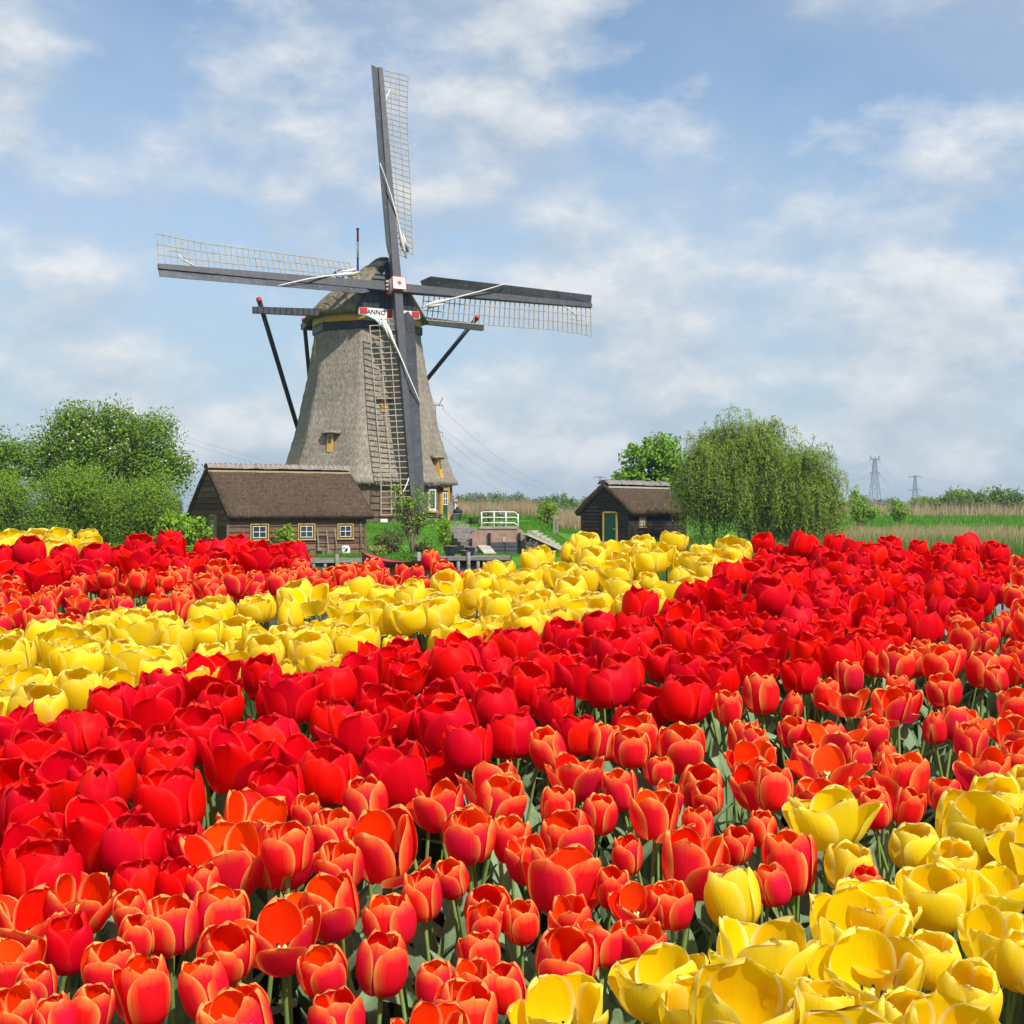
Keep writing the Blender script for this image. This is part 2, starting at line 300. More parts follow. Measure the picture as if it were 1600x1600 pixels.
class MB:
    """collects shapes into ONE mesh"""
    def __init__(s): s.v = []; s.f = []; s.sm = []; s.mi = []; s.uv = []
    def add(s, vs, fs, smooth=False, mi=0, uvs=None):
        o = len(s.v); s.v += [tuple(v) for v in vs]
        for k, f in enumerate(fs):
            s.f.append([i + o for i in f]); s.sm.append(smooth); s.mi.append(mi)
            s.uv.append(uvs[k] if uvs else None)
        return s
    def box(s, c, size, mx=None, mi=0):
        hx, hy, hz = (q / 2 for q in size); c = Vector(c)
        vs = [Vector((x, y, z)) for z in (-hz, hz) for y in (-hy, hy) for x in (-hx, hx)]
        if mx is not None: vs = [mx @ v for v in vs]
        return s.add([v + c for v in vs], [(0, 2, 3, 1), (4, 5, 7, 6), (0, 1, 5, 4), (2, 6, 7, 3), (0, 4, 6, 2), (1, 3, 7, 5)], mi=mi)
    def bar(s, a, b, wd, hd, up=(0, 0, 1), mi=0, w2=None, h2=None):
        a, b, up = Vector(a), Vector(b), Vector(up); d = (b - a).normalized()
        x = d.cross(up)
        if x.length < 1e-4: x = d.cross(Vector((0, 1, 0)))
        x.normalize(); y = x.cross(d)
        w2 = wd if w2 is None else w2; h2 = hd if h2 is None else h2
        vs = [a + x * i * wd / 2 + y * j * hd / 2 for i, j in ((-1, -1), (1, -1), (1, 1), (-1, 1))] + [b + x * i * w2 / 2 + y * j * h2 / 2 for i, j in ((-1, -1), (1, -1), (1, 1), (-1, 1))]
        return s.add(vs, [(0, 1, 2, 3), (7, 6, 5, 4), (0, 4, 5, 1), (1, 5, 6, 2), (2, 6, 7, 3), (3, 7, 4, 0)], mi=mi)
    def tube(s, pts, rad, n=6, mi=0, smooth=True, cap=True):
        pts = [Vector(p) for p in pts]; k = len(pts)
        rad = [rad] * k if isinstance(rad, (int, float)) else rad
        vs = []; ref = Vector((.31, .17, .93))
        for i, p in enumerate(pts):
            d = (pts[min(i + 1, k - 1)] - pts[max(i - 1, 0)]).normalized()
            x = d.cross(ref)
            if x.length < .05: x = d.cross(Vector((1, 0, 0)))
            x.normalize(); y = d.cross(x)
            vs += [p + (x * math.cos(2 * math.pi * j / n) + y * math.sin(2 * math.pi * j / n)) * rad[i] for j in range(n)]
        fs = [(i * n + j, i * n + (j + 1) % n, (i + 1) * n + (j + 1) % n, (i + 1) * n + j) for i in range(k - 1) for j in range(n)]
        if cap: fs += [tuple(reversed(range(n))), tuple(range((k - 1) * n, k * n))]
        return s.add(vs, fs, smooth, mi)
    def lathe(s, prof, c=(0, 0, 0), n=16, mi=0, smooth=True, closed=False):
        c = Vector(c); vs = []
        for r, z in prof: vs += [c + Vector((r * math.cos(2 * math.pi * j / n), r * math.sin(2 * math.pi * j / n), z)) for j in range(n)]
        fs = [(i * n + j, i * n + (j + 1) % n, (i + 1) * n + (j + 1) % n, (i + 1) * n + j) for i in range(len(prof) - 1) for j in range(n)]
        if prof[0][0] > 1e-4: fs.append(tuple(reversed(range(n))))
        if prof[-1][0] > 1e-4: fs.append(tuple(range((len(prof) - 1) * n, len(prof) * n)))
        return s.add(vs, fs, smooth, mi)
    def prism(s, poly, off, mi=0):
        """planar polygon (list of 3-D points) pushed along off"""
        n = len(poly); poly = [Vector(p) for p in poly]; off = Vector(off)
        return s.add(poly + [p + off for p in poly], [tuple(reversed(range(n))), tuple(range(n, 2 * n))] + [(i, (i + 1) % n, n + (i + 1) % n, n + i) for i in range(n)], mi=mi)
    def mesh(s, name, mats, recalc=True):
        me = bpy.data.meshes.new(name); me.from_pydata(s.v, [], s.f)
        for m in (mats if isinstance(mats, (list, tuple)) else [mats]): me.materials.append(m)
        me.polygons.foreach_set('use_smooth', s.sm); me.polygons.foreach_set('material_index', s.mi)
        if recalc:
            bm = bmesh.new(); bm.from_mesh(me); bmesh.ops.recalc_face_normals(bm, faces=bm.faces); bm.to_mesh(me); bm.free()
        me.update(); return me
    def build(s, name, mats, parent=None):
        return link(bpy.data.objects.new(name, s.mesh(name, mats)), parent)

def tag(o, label=None, cat=None, group=None, kind=None):
    for k, v in (('label', label), ('category', cat), ('group', group), ('kind', kind)):
        if v: o[k] = v
    return o
def thing(name, label, cat, loc=(0, 0, 0), rz=0.0, group=None):
    o = bpy.data.objects.new(name, None); o.empty_display_size = .1; link(o)
    o.location = loc; o.rotation_euler = (0, 0, rz)
    return tag(o, label, cat, group)
def part(name, me, parent, mx=None):
    o = link(bpy.data.objects.new(name, me), parent)
    if mx is not None: o.matrix_basis = mx
    return o
def box_uv(o, s=1.0):
    """UVs in metres along each face's own plane, for bricks"""
    me = o.data; l = me.uv_layers.new(name='UVMap')
    for p in me.polygons:
        n = p.normal
        if abs(n.z) > .8: t, b = Vector((1, 0, 0)), Vector((0, 1, 0))
        else: t = Vector((-n.y, n.x, 0)).normalized(); b = Vector((0, 0, 1))
        for li in p.loop_indices:
            c = me.vertices[me.loops[li].vertex_index].co; l.data[li].uv = (c.dot(t) * s, c.dot(b) * s)

def smooth01(t): t = np.clip(t, 0, 1); return t * t * (3 - 2 * t)

# ------------------------------------------------------------------ the ground, the canal
def zbed(y):
    y = np.asarray(y, float); z = 1.58 + .12 * np.clip(y, -1, 4.3)
    return z - smooth01((y - 4.3) / 4.5) * 2.9
def zland(x, y):
    x = np.asarray(x, float); y = np.asarray(y, float)
    bank = -1.0 + 1.38 * smooth01((y - 62.5) / 1.0)                       # out of the water up to the shore
    dike = .35 + 1.63 * smooth01((y - 67.5) / 8.5)
    flat = .32 + 1.45 * smooth01((y - 66) / 85.0)
    k = smooth01((x - 1.3) / 3.0) + smooth01((-x - 20) / 8.0)
    z = np.where(y < 64, bank, bank - .38 + dike * (1 - k) + flat * k)
    z = np.where(y < 64, bank, .0 + dike * (1 - k) + flat * k)
    return z + .05 * np.sin(x * .7 + y * .3) * smooth01((y - 66) / 10)
def grid(name, xs, ys, zf, m):
    X, Y = np.meshgrid(xs, ys); Z = zf(X, Y); V = np.stack([X, Y, Z], -1).reshape(-1, 3); nx, ny = len(xs), len(ys)
    i = np.arange(nx * ny).reshape(ny, nx); Fq = np.stack([i[:-1, :-1], i[:-1, 1:], i[1:, 1:], i[1:, :-1]], -1).reshape(-1, 4)
    return tag(link(bpy.data.objects.new(name, arr_mesh(name, V, [Fq], m))), kind='structure')
def span(*segs): return np.unique(np.concatenate([np.linspace(a, b, n) for a, b, n in segs]))
grid('flower_bed_ground', span((-60, -5, 12), (-5, 5, 81), (5, 60, 12)), span((-30, 0, 8), (0, 5, 41), (5, 9.5, 19)),
     lambda X, Y: zbed(Y) + .02 * np.sin(X * 9 + Y * 4) * np.sin(Y * 11 - X * 3), M['soil'])
grid('polder_ground', span((-3500, -60, 20), (-60, 60, 161), (60, 3500, 20)), span((58, 90, 65), (90, 200, 34), (200, 6000, 24)), zland, M['grass_ground'])
grid('canal_water', np.linspace(-700, 700, 3), np.linspace(5.2, 63.5, 3), lambda X, Y: X * 0, M['water'])

# ------------------------------------------------------------------ the windmill
MC = Vector((-9.49, 84.0, 1.96)); YAW, TAU = R(28.5), R(10.5)
mill = thing('windmill', 'tall thatched tower windmill with four lattice sails on the grassy mound', 'windmill', MC)
def oct_r(th):                           # octagon (slightly rounded corners), corners at multiples of 45 degrees
    m = (th % (math.pi / 4)) - math.pi / 8
    a = math.cos(math.pi / 8) / np.cos(m)
    return .82 * a + .18 * (.12 + .88 * a)
TZ = np.array([2.42, 2.75, 3.7, 6.4, 9.6, 12.25]); TR = np.array([6.0, 5.83, 5.42, 4.62, 3.93, 3.5])
def tower_R(z): return np.interp(z, np.linspace(TZ[0], TZ[-1], 60), np.interp(np.linspace(TZ[0], TZ[-1], 60), TZ, TR))
zz = np.linspace(2.42, 12.25, 44); cf = np.polyfit(TZ, TR, 4)
def tower_R(z): return np.polyval(cf, z)
NA = 128; th = np.arange(NA) * 2 * math.pi / NA
def ang_dir(t): return np.stack([np.sin(t), -np.cos(t)], -1)          # 0 faces the canal, positive to the right
V = []
for z in zz:
    r = tower_R(z) * oct_r(th) + .035 * np.sin(th * 23 + z * 3) * np.sin(z * 5 + th * 9)
    d = ang_dir(th) * r[:, None]; V.append(np.concatenate([d, np.full((NA, 1), z)], 1))
r = (tower_R(2.42) - .42) * oct_r(th); V.append(np.concatenate([ang_dir(th) * r[:, None], np.full((NA, 1), 2.36)], 1))   # underside of the skirt
V = V[-1:] + V[:-1]; V = np.concatenate(V); k = len(zz) + 1
i = np.arange(k * NA).reshape(k, NA); j = np.roll(i, -1, 1)
part('thatched_tower', arr_mesh('thatched_tower', V, [np.stack([i[:-1], j[:-1], j[1:], i[1:]], -1).reshape(-1, 4)], M['thatch']), mill)
b = MB()
for q in range(1100):
    a = random.uniform(0, 2 * math.pi); r = tower_R(2.42) * float(oct_r(np.array([a]))[0]); z = 2.42 + random.uniform(-.05, .28); rr = r - .02 - (z - 2.42) * .42; d = ang_dir(np.array([a]))[0]; t = np.array([-d[1], d[0]]) * .016
    b.add([(d[0] * rr - t[0], d[1] * rr - t[1], z), (d[0] * rr + t[0], d[1] * rr + t[1], z), (d[0] * (rr + .10), d[1] * (rr + .10), z - random.uniform(.10, .24))], [(0, 1, 2)])
tag(b.build('straw_fringe', M['thatch'], mill), kind='stuff')
def ring(name, prof, m, n, rot=0, smooth=False):
    vs = []; t = np.arange(n) * 2 * math.pi / n + rot
    for rr, z in prof: vs += [(rr * math.sin(a), -rr * math.cos(a), z) for a in t]
    K = len(prof); fs = [(q * n + a, q * n + (a + 1) % n, (q + 1) * n + (a + 1) % n, (q + 1) * n + a) for q in range(K - 1) for a in range(n)]
    b = MB(); b.add(vs, fs, smooth); b.add(vs[:n], [tuple(reversed(range(n)))]); b.add(vs[-n:], [tuple(range(n))])
    return b.build(name, m, mill)
o = ring('brick_base', [(5.72, -.5), (5.62, 1.2), (5.56, 2.44)], M['brick'], 8); box_uv(o)
ring('dark_collar', [(3.56, 12.2), (3.62, 12.24), (3.62, 12.72), (3.5, 12.76)], M['cap_board'], 8)
ring('ochre_ring', [(3.50, 12.7), (3.56, 12.74), (3.56, 13.22), (3.4, 13.26)], M['ochre'], 48, smooth=True)

def hit(px, py, rf):                     # where the line of sight meets the tower (rf(z) = circumradius)
    d = P(px, py, 1) - Vector((0, 0, CZ)); prev = None
    for q in np.arange(74, 90, .01):
        p = Vector((0, 0, CZ)) + d * q; l = p - MC; a = math.atan2(l.x, -l.y); rr = math.hypot(l.x, l.y)
        if rr <= rf(l.z) * float(oct_r(np.array([a]))[0]): return l, a
    return None, None
def face_frame(a):                        # axes of the octagon face that holds angle a
    fa = (math.floor(a / (math.pi / 4)) + .5) * math.pi / 4
    return Vector((math.cos(fa), math.sin(fa), 0)), Vector((math.sin(fa), -math.cos(fa), 0))
# small ochre dormers under thatch brows
for px, py, hh, wd in ((517, 692, 1.15, .36), (600, 634, .8, .40), (684, 732, 1.3, .40), (495, 546, 1.1, .3)):
    l, a = hit(px, py, tower_R)
    t, n = face_frame(a); up = Vector((0, 0, 1))
    slope = (tower_R(l.z - hh / 2) - tower_R(l.z + hh / 2)) * .92
    top = l + up * hh / 2 + n * .10; bot = l - up * hh / 2 + n * (slope / 2 + .06)
    b = MB()
    b.prism([top - t * wd / 2, top + t * wd / 2, bot + t * wd / 2, bot - t * wd / 2], -n * .7)
    dm = b.build('dormer_window', M['ochre'], mill)
    b = MB(); tb, bb = top - up * .12 + n * .012, top - up * hh * .5 + n * (slope * .25 + .012)
    b.prism([tb - t * wd * .3, tb + t * wd * .3, bb + t * wd * .3, bb - t * wd * .3], n * -.03); b.build('pane', M['glass'], dm)
    if px != 495:
        b = MB(); vs = []
        for q in range(9):
            s = (q - 4) / 4; c0 = top + t * s * .62 + up * (.10 - .05 * s * s)
            vs += [c0 - n * .35 + up * .14, c0 + n * (.26 - .2 * s * s) + up * .01, c0 + n * (.25 - .2 * s * s) - up * .09, c0 - n * .35 - up * .09]
        fs = [(4 * q + c, 4 * q + 4 + c, 4 * q + 4 + (c + 1) % 4, 4 * q + (c + 1) % 4) for q in range(8) for c in range(4)] + [(0, 1, 2, 3), (35, 34, 33, 32)]
        b.add(vs, fs, True); b.build('thatch_brow', M['thatch'], mill)

# base: door, window, lamp
def on_base(px, py, out=.0):
    l, a = hit(px, py, lambda z: 5.62); t, n = face_frame(a); return l + n * out, t, n
fr = Matrix.Identity(3)
def rotm(t, n): return Matrix((t, -n, Vector((0, 0, 1)))).transposed()     # local x = along wall, y = into the wall, z = up
l, t, n = on_base(692, 792); c = Vector((l.x, l.y, 0)); mx = rotm(t, n)
dr = MB().box(c + n * .10 + Vector((0, 0, 1.0)), (.78, .08, 1.98), mx).build('door', M['green'], mill)
for q in (-.16, .16): MB().box(c + n * .15 + t * q + Vector((0, 0, 1.5)), (.24, .03, .68), mx).build('pane', M['glass'], dr)
b = MB()
for q in (-.31, 0, .31): b.box(c + n * .165 + t * q + Vector((0, 0, 1.5)), (.06, .03, .80), mx)
for q in (1.12, 1.5, 1.88): b.box(c + n * .168 + Vector((0, 0, q)), (.66, .03, .05), mx)
b.build('muntin', M['white'], dr)
b = MB()
for q in (-.50, .50): b.box(c + n * .12 + t * q + Vector((0, 0, 1.1)), (.2, .16, 2.2), mx)
b.box(c + n * .125 + Vector((0, 0, 2.13)), (1.22, .15, .2), mx); b.build('door_frame', M['ochre'], mill)
MB().box(c + n * .30 + Vector((0, 0, .03)), (1.5, .7, .12), mx).build('door_step', M['concrete'], mill)
l, t, n = on_base(674, 781, .04); mx = rotm(t, n)
b = MB()
for q in (-.42, .42): b.box(l + t * q, (.12, .12, 1.25), mx)
for q in (-.62, .62): b.box(l + Vector((0, 0, q)), (.98, .124, .12), mx)
wf = b.build('window_frame', M['white'], mill)
MB().box(l, (.76, .05, 1.16), mx).build('pane', M['glass'], wf)
MB().box(l + n * .06 + Vector((0, 0, -.74)), (1.1, .2, .12), mx).build('window_sill', M['ochre'], mill)
l, t, n = on_base(686, 765, .2); b = MB().lathe([(.03, -.16), (.10, -.12), (.12, .08), (.16, .10), (.02, .2)], l, 8); b.bar(l + Vector((0, 0, .2)), l - n * .25 + Vector((0, 0, .22)), .03, .03); b.build('wall_lamp', M['rubber'], mill)

# cap: thatch shell, boarded front, ridge
fwd = Vector((math.sin(YAW), -math.cos(YAW), 0)); rgt = Vector((math.cos(YAW), math.sin(YAW), 0)); UP = Vector((0, 0, 1))
def capp(u, v, z): return fwd * u + rgt * v + UP * z
KU = [3.3, 2.7, 1.7, .5, -1.2, -2.4, -3.6, -4.6, -5.0]
KW = [2.35, 2.9, 3.65, 4.1, 4.0, 3.6, 2.9, 1.8, .9]
KH = [3.6, 3.75, 3.8, 3.65, 3.3, 2.9, 2.3, 1.5, .7]
def cap_section(u, off=0.0, n=22):
    uu = KU[::-1]; W = float(np.interp(u, uu, KW[::-1])) - off; H = float(np.interp(u, uu, KH[::-1])) - off
    pts = []
    for q in range(n + 1):
        s = -1 + 2 * q / n; a = abs(s)
        pts.append((s * W, 13.32 + (H - .32) * (1 - a ** 1.55) * (1 - .10 * a) - .18 * a ** 6))
    return pts
us = np.concatenate([np.linspace(3.3, 0, 12), np.linspace(-.5, -5.0, 11)]); n = 22; vs = []
for u in us: vs += [capp(u, y, z + .03 * math.sin(y * 5 + u * 4)) for y, z in cap_section(u)]
for u in us: vs += [capp(u, y * .97, z) for y, z in cap_section(u, .32)]
k = n + 1; T = len(us) * k; fs = []
for a in range(len(us) - 1):
    for q in range(n):
        f = (a * k + q, a * k + q + 1, (a + 1) * k + q + 1, (a + 1) * k + q); fs.append(f); fs.append(tuple(T + e for e in reversed(f)))
for a in range(len(us) - 1):
    for q in (0, n): fs.append((a * k + q, (a + 1) * k + q, T + (a + 1) * k + q, T + a * k + q))
for a in (0, len(us) - 1):
    for q in range(n): fs.append((a * k + q, a * k + q + 1, T + a * k + q + 1, T + a * k + q))
cap = MB().add(vs, fs, True).build('thatched_cap', M['thatch_cap'], mill)
MB().tube([capp(u, 0, cap_section(u)[11][1] + .03) for u in np.linspace(3.25, -4.2, 10)], [.16] * 10, 8).build('ridge_cover', M['tar'], cap)
# closed floor of the cap so no daylight shows between ring and thatch
ring('cap_floor', [(3.6, 13.2), (3.6, 13.3)], M['tar'], 24)
sec = cap_section(3.25, .10)
def half_w(z):
    ys = [y for y, q in sec if q >= z]; return max(ys) if ys else 0
zt = 12.98 + 3.62; rows = np.linspace(14.75, 16.55, 7)
for a, bz in zip(rows[:-1], rows[1:]):
    w0, w1 = half_w(a) , half_w(bz - .02)
    MB().prism([capp(3.38, -w0, a), capp(3.38, w0, a), capp(3.28, w1, bz + .03), capp(3.28, -w1, bz + .03)], -fwd * .06).build('front_board', M['cap_board'], mill)
wt = half_w(13.25); nb = 11
for q in range(nb):
    y0 = -wt + 2 * wt * q / nb + .012; y1 = -wt + 2 * wt * (q + 1) / nb - .012
    def tp(y): 
        z = 14.74
        while half_w(z) < abs(y) and z > 13.3: z -= .03
        return z
    MB().prism([capp(3.40 + .012 * (q % 2), y0, 13.25), capp(3.40 + .012 * (q % 2), y1, 13.25), capp(3.38, y1, tp(y1)), capp(3.38, y0, tp(y0))], -fwd * .05).build('front_plank', M['cap_board'], mill)
# date board with the year, hanging under the front
bu = 3.72
poly = [(-2.05, 13.42), (2.05, 13.42), (2.1, 13.0), (1.5, 12.92), (1.0, 12.72), (.6, 12.4), (.35, 12.15), (-.35, 12.15), (-.6, 12.4), (-1.0, 12.72), (-1.5, 12.92), (-2.1, 13.0)]
db = MB().prism([capp(bu, y, z) for y, z in poly], -fwd * .06).build('date_board', M['white'], mill)
b = MB()
for (y0, z0), (y1, z1) in zip(poly[2:], poly[3:]): b.bar(capp(bu - .02, y0, z0 - .03), capp(bu - .02, y1, z1 - .03), .1, .07)
for y in (-1.5, 1.5): b.prism([capp(bu - .02, y - .16, 12.94), capp(bu - .02, y + .16, 12.94), capp(bu - .02, y, 12.74)], -fwd * .05)
b.build('scalloped_edge', M['teal'], db)
for y in (-1.78, 1.78): MB().box(capp(bu + .02, y, 13.22), (.5, .06, .36), Matrix((rgt, -fwd, UP)).transposed()).build('red_block', M['red'], db)
MB().box(capp(bu + .02, 0, 13.15), (.34, .06, .5), Matrix((rgt, -fwd, UP)).transposed()).build('red_block', M['red'], db)
def text(s, size, origin, xdir, ydir, m, parent, name='lettering', depth=.01):
    c = bpy.data.curves.new(name, 'FONT'); c.body = s; c.size = size; c.extrude = depth; c.align_x = 'CENTER'; c.align_y = 'CENTER'; c.resolution_u = 2
    t0 = bpy.data.objects.new(name, c); COL.objects.link(t0); dg = bpy.context.evaluated_depsgraph_get()
    me = bpy.data.meshes.new_from_object(t0.evaluated_get(dg)); bpy.data.objects.remove(t0); me.materials.clear(); me.materials.append(m)
    x, y = Vector(xdir).normalized(), Vector(ydir).normalized(); z = x.cross(y)
    mx = Matrix((x, y, z)).transposed().to_4x4(); mx.translation = origin; return part(name, me, parent, mx)
text('ANNO', .42, capp(bu + .022, -.92, 13.16), rgt, UP, M['ink'], db)
text('1740', .42, capp(bu + .022, .92, 13.16), rgt, UP, M['ink'], db)
# railing on the flank of the cap
b = MB(); pr = []
for u in (1.3, .6, -.1, -.8):
    s = cap_section(u)[5]; a = capp(u, s[0] - .1, s[1]); b.bar(a, a + UP * .85 - rgt * .12, .05, .05); pr.append(a + UP * .85 - rgt * .12)
for a, c in zip(pr[:-1], pr[1:]): b.bar(a, c, .05, .05)
b.build('roof_railing', M['tar'], cap)
b = MB().box(capp(.2, -2.0, 15.6), (.5, .5, .4), Matrix((rgt, -fwd, UP)).transposed()); b.build('roof_hatch', M['tar'], cap)

# windshaft, hub
nn = Vector((math.sin(YAW) * math.cos(TAU), -math.cos(YAW) * math.cos(TAU), math.sin(TAU))).normalized()
ex = rgt.copy(); ey = nn.cross(ex); ey = ey if ey.z > 0 else -ey
HUB = P(618, 447, 80.5) - MC
MB().bar(HUB - nn * 4.2, HUB + nn * .45, .62, .62, up=ey).build('windshaft', M['red'], mill)
hub = MB().bar(HUB - nn * .5, HUB + nn * .62, .82, .74, up=ey, w2=.86, h2=.78).build('hub', M['white'], mill)
b = MB()
for s in (-1, 1):
    b.bar(HUB + nn * .54 + ex * s * .44, HUB + nn * .635 + ex * s * .44, .045, .82, up=ey); b.bar(HUB + nn * .54 + ey * s * .40, HUB + nn * .635 + ey * s * .40, .92, .035, up=ey)
b.bar(HUB - nn * .55, HUB - nn * .44, .95, .88, up=ey); tag(b.build('red_trim', M['red'], hub), kind='stuff')
b = MB(); vs = [HUB + nn * .635 + ex * math.cos(q * math.pi / 8) * (.26 if q % 2 == 0 else .09) + ey * math.sin(q * math.pi / 8) * (.26 if q % 2 == 0 else .09) for q in range(16)]
b.prism(vs, -nn * .03); b.build('star', M['red'], hub)
b = MB()
for s in (-1, 1):
    for q in (-.28, 0, .28): b.box(HUB + ex * s * .56 + ey * q * .9 - nn * .0, (.2, .16, .13), Matrix((ex, nn, ey)).transposed())
tag(b.build('wedge', M['lath'], hub), kind='stuff')

# four sails
LS = 14.7
sail_me = {}
def twist(s): return R(26 - 20 * (s - 2.0) / (LS - 2.0))
def sail(ang, zoff):
    a = ey * math.cos(ang) - ex * math.sin(ang); c = ex * math.cos(ang) + ey * math.sin(ang)        # a along the arm, c clockwise as seen from the front
    def q(s, y, z=0.0):
        tw = twist(s) * smooth01((s - .8) / 1.2)
        if y < -.26: return HUB + a * s + nn * (zoff + z) + c * (-.24 + (y + .24) * math.cos(tw + R(20))) - nn * (-.24 * math.sin(tw) + (y + .24) * math.sin(tw + R(20)))
        return HUB + a * s + nn * (zoff + z) + c * (y * math.cos(tw)) - nn * (y * math.sin(tw))
    root = MB()
    root.bar(HUB + a * 0 + nn * zoff, HUB + a * LS + nn * zoff, .56, .46, up=nn, w2=.30, h2=.26)
    sl = root.build('sail', M['steel_grey'], mill)
    n = 35; lat_w = lambda s: 1.85 + .25 * max(0, (s - 12) / 2.7)
    for k in range(n):
        s = 2.15 + (LS - .08 - 2.15) * k / (n - 1); wd = lat_w(s) * (.6 if k == 0 else 1)
        MB().bar(q(s, -.05), q(s, wd + .04), .05, .05, up=nn).build('crossbar', M['lath'], sl)
    for f in (.36, .68, 1.0):
        pts = [q(s, lat_w(s) * f, .03) for s in np.linspace(2.15 if f < .7 else 2.5, LS - .05, 14)]
        b = MB()
        for p0, p1 in zip(pts[:-1], pts[1:]): b.bar(p0, p1, .045, .04, up=nn)
        b.build('rail', M['lath'], sl)
    # windboards along the leading edge
    cuts = np.linspace(2.0, LS, 5)
    for k in range(4):
        s0, s1 = cuts[k] + .01, cuts[k + 1] - .01; pts = []
        o0 = -.24 * 1.0; wd = lambda s: 1.02 - .02 * s
        a0 = q(s0 + (.35 if k == 0 else 0), -wd(s0)); 
        top = [q(s0, -.2, .0), q(s1, -.15, .0), q(s1, -wd(s1), .0), a0]
        if k == 0: top.append(q(s0 - .25, -wd(s0) * .62))
        MB().prism(top, -nn * .05).build('windboard', M['board_grey'], sl)
    b = MB()
    for s in (3.0, 5, 7, 9, 11, 13): b.box(q(s, -.55, .03), (.05, .05, .03), Matrix((c, nn, a)).transposed())
    tag(b.build('bolt', M['metal_grey'], sl), kind='stuff')
    # furled sailcloth: rolled up from the lattice root across the stock
    pts = [q(2.0, 1.15, .10), q(2.6, .85, .16), q(3.5, .6, .22), q(4.6, .28, .38), q(5.8, -.1, .40), q(7.0, -.55, .28), q(7.8, -.9, .12)]
    fine = []
    for k in range(len(pts) - 1):
        for f in (0, .5): fine.append(pts[k].lerp(pts[k + 1], f) + nn * .02 * random.uniform(-1, 1))
    fine.append(pts[-1]); rad = np.interp(np.linspace(0, 1, len(fine)), [0, .12, .24, .4, .7, 1], [.025, .08, .15, .06, .045, .03])
    b = MB().tube(fine, list(rad), 7); b.tube([pts[1], pts[1] + c * .25 - a * .2, pts[2] + c * .22], [.03, .14, .03], 6); b.build('furled_sailcloth', M['cloth'], sl)
    b = MB().tube([q(12.0, .0, .1), q(12.8, .35, .06), q(13.3, .62, .06), q(13.45, .95, .05)], [.035, .05, .045, .02], 5); b.build('rope', M['cloth'], sl)
    b = MB().bar(q(12.9, 1.05, .03), q(14.0, 1.1, .03), .04, .04, up=nn); b.build('short_rail', M['lath'], sl)
sail(0, .14); sail(math.pi, .14); sail(math.pi / 2, -.34); sail(-math.pi / 2, -.34)

# tail: long and short beams across the cap and the poles down to the winding beam behind
tail_end = -fwd * 8.6 + UP * .9
def pole(a, b0, r=.15): return MB().tube([a, b0], r, 8).build('tail_brace', M['tar'], mill)
for s in (-1, 1):
    e = capp(1.0, s * 8.0, 13.15); st = capp(1.0, s * 2.6, 13.35)
    MB().bar(st, e, .44, .46, w2=.34, h2=.40).build('cross_beam', M['steel_grey'], mill)
    topp = e + UP * .75 - rgt * s * .35; d = (tail_end - topp).normalized()
    MB().tube([topp, topp + d * .22], .17, 8).build('red_pole_end', M['red'], mill)
    pole(topp + d * .22, tail_end)
    e2 = capp(-3.6, s * 3.25, 13.05); MB().bar(capp(-3.6, s * 1.0, 13.05), e2, .4, .42).build('cross_beam', M['steel_grey'], mill)
    t2 = e2 + UP * .55 - rgt * s * .15; d2 = (tail_end - t2).normalized()
    MB().tube([t2, t2 + d2 * .18], .16, 8).build('red_pole_end', M['red'], mill); pole(t2 + d2 * .18, tail_end, .14)
MB().tube([capp(-4.4, 0, 13.6), tail_end], .22, 8).build('tail_pole', M['tar'], mill)
# flagpole on the cap
fp = P(559, 424, 84.5) - MC
for z0, z1, m in ((-1.2, .9, 'blue'), (.9, 1.95, 'white'), (1.95, 2.75, 'red')):
    MB().tube([fp + UP * z0, fp + UP * z1], .075, 6).build('flagpole_section', M[m], mill)
MB().lathe([(.1, 0), (.1, .08), (0, .12)], fp + UP * 2.75, 8).build('pole_cap', M['ink'], mill)

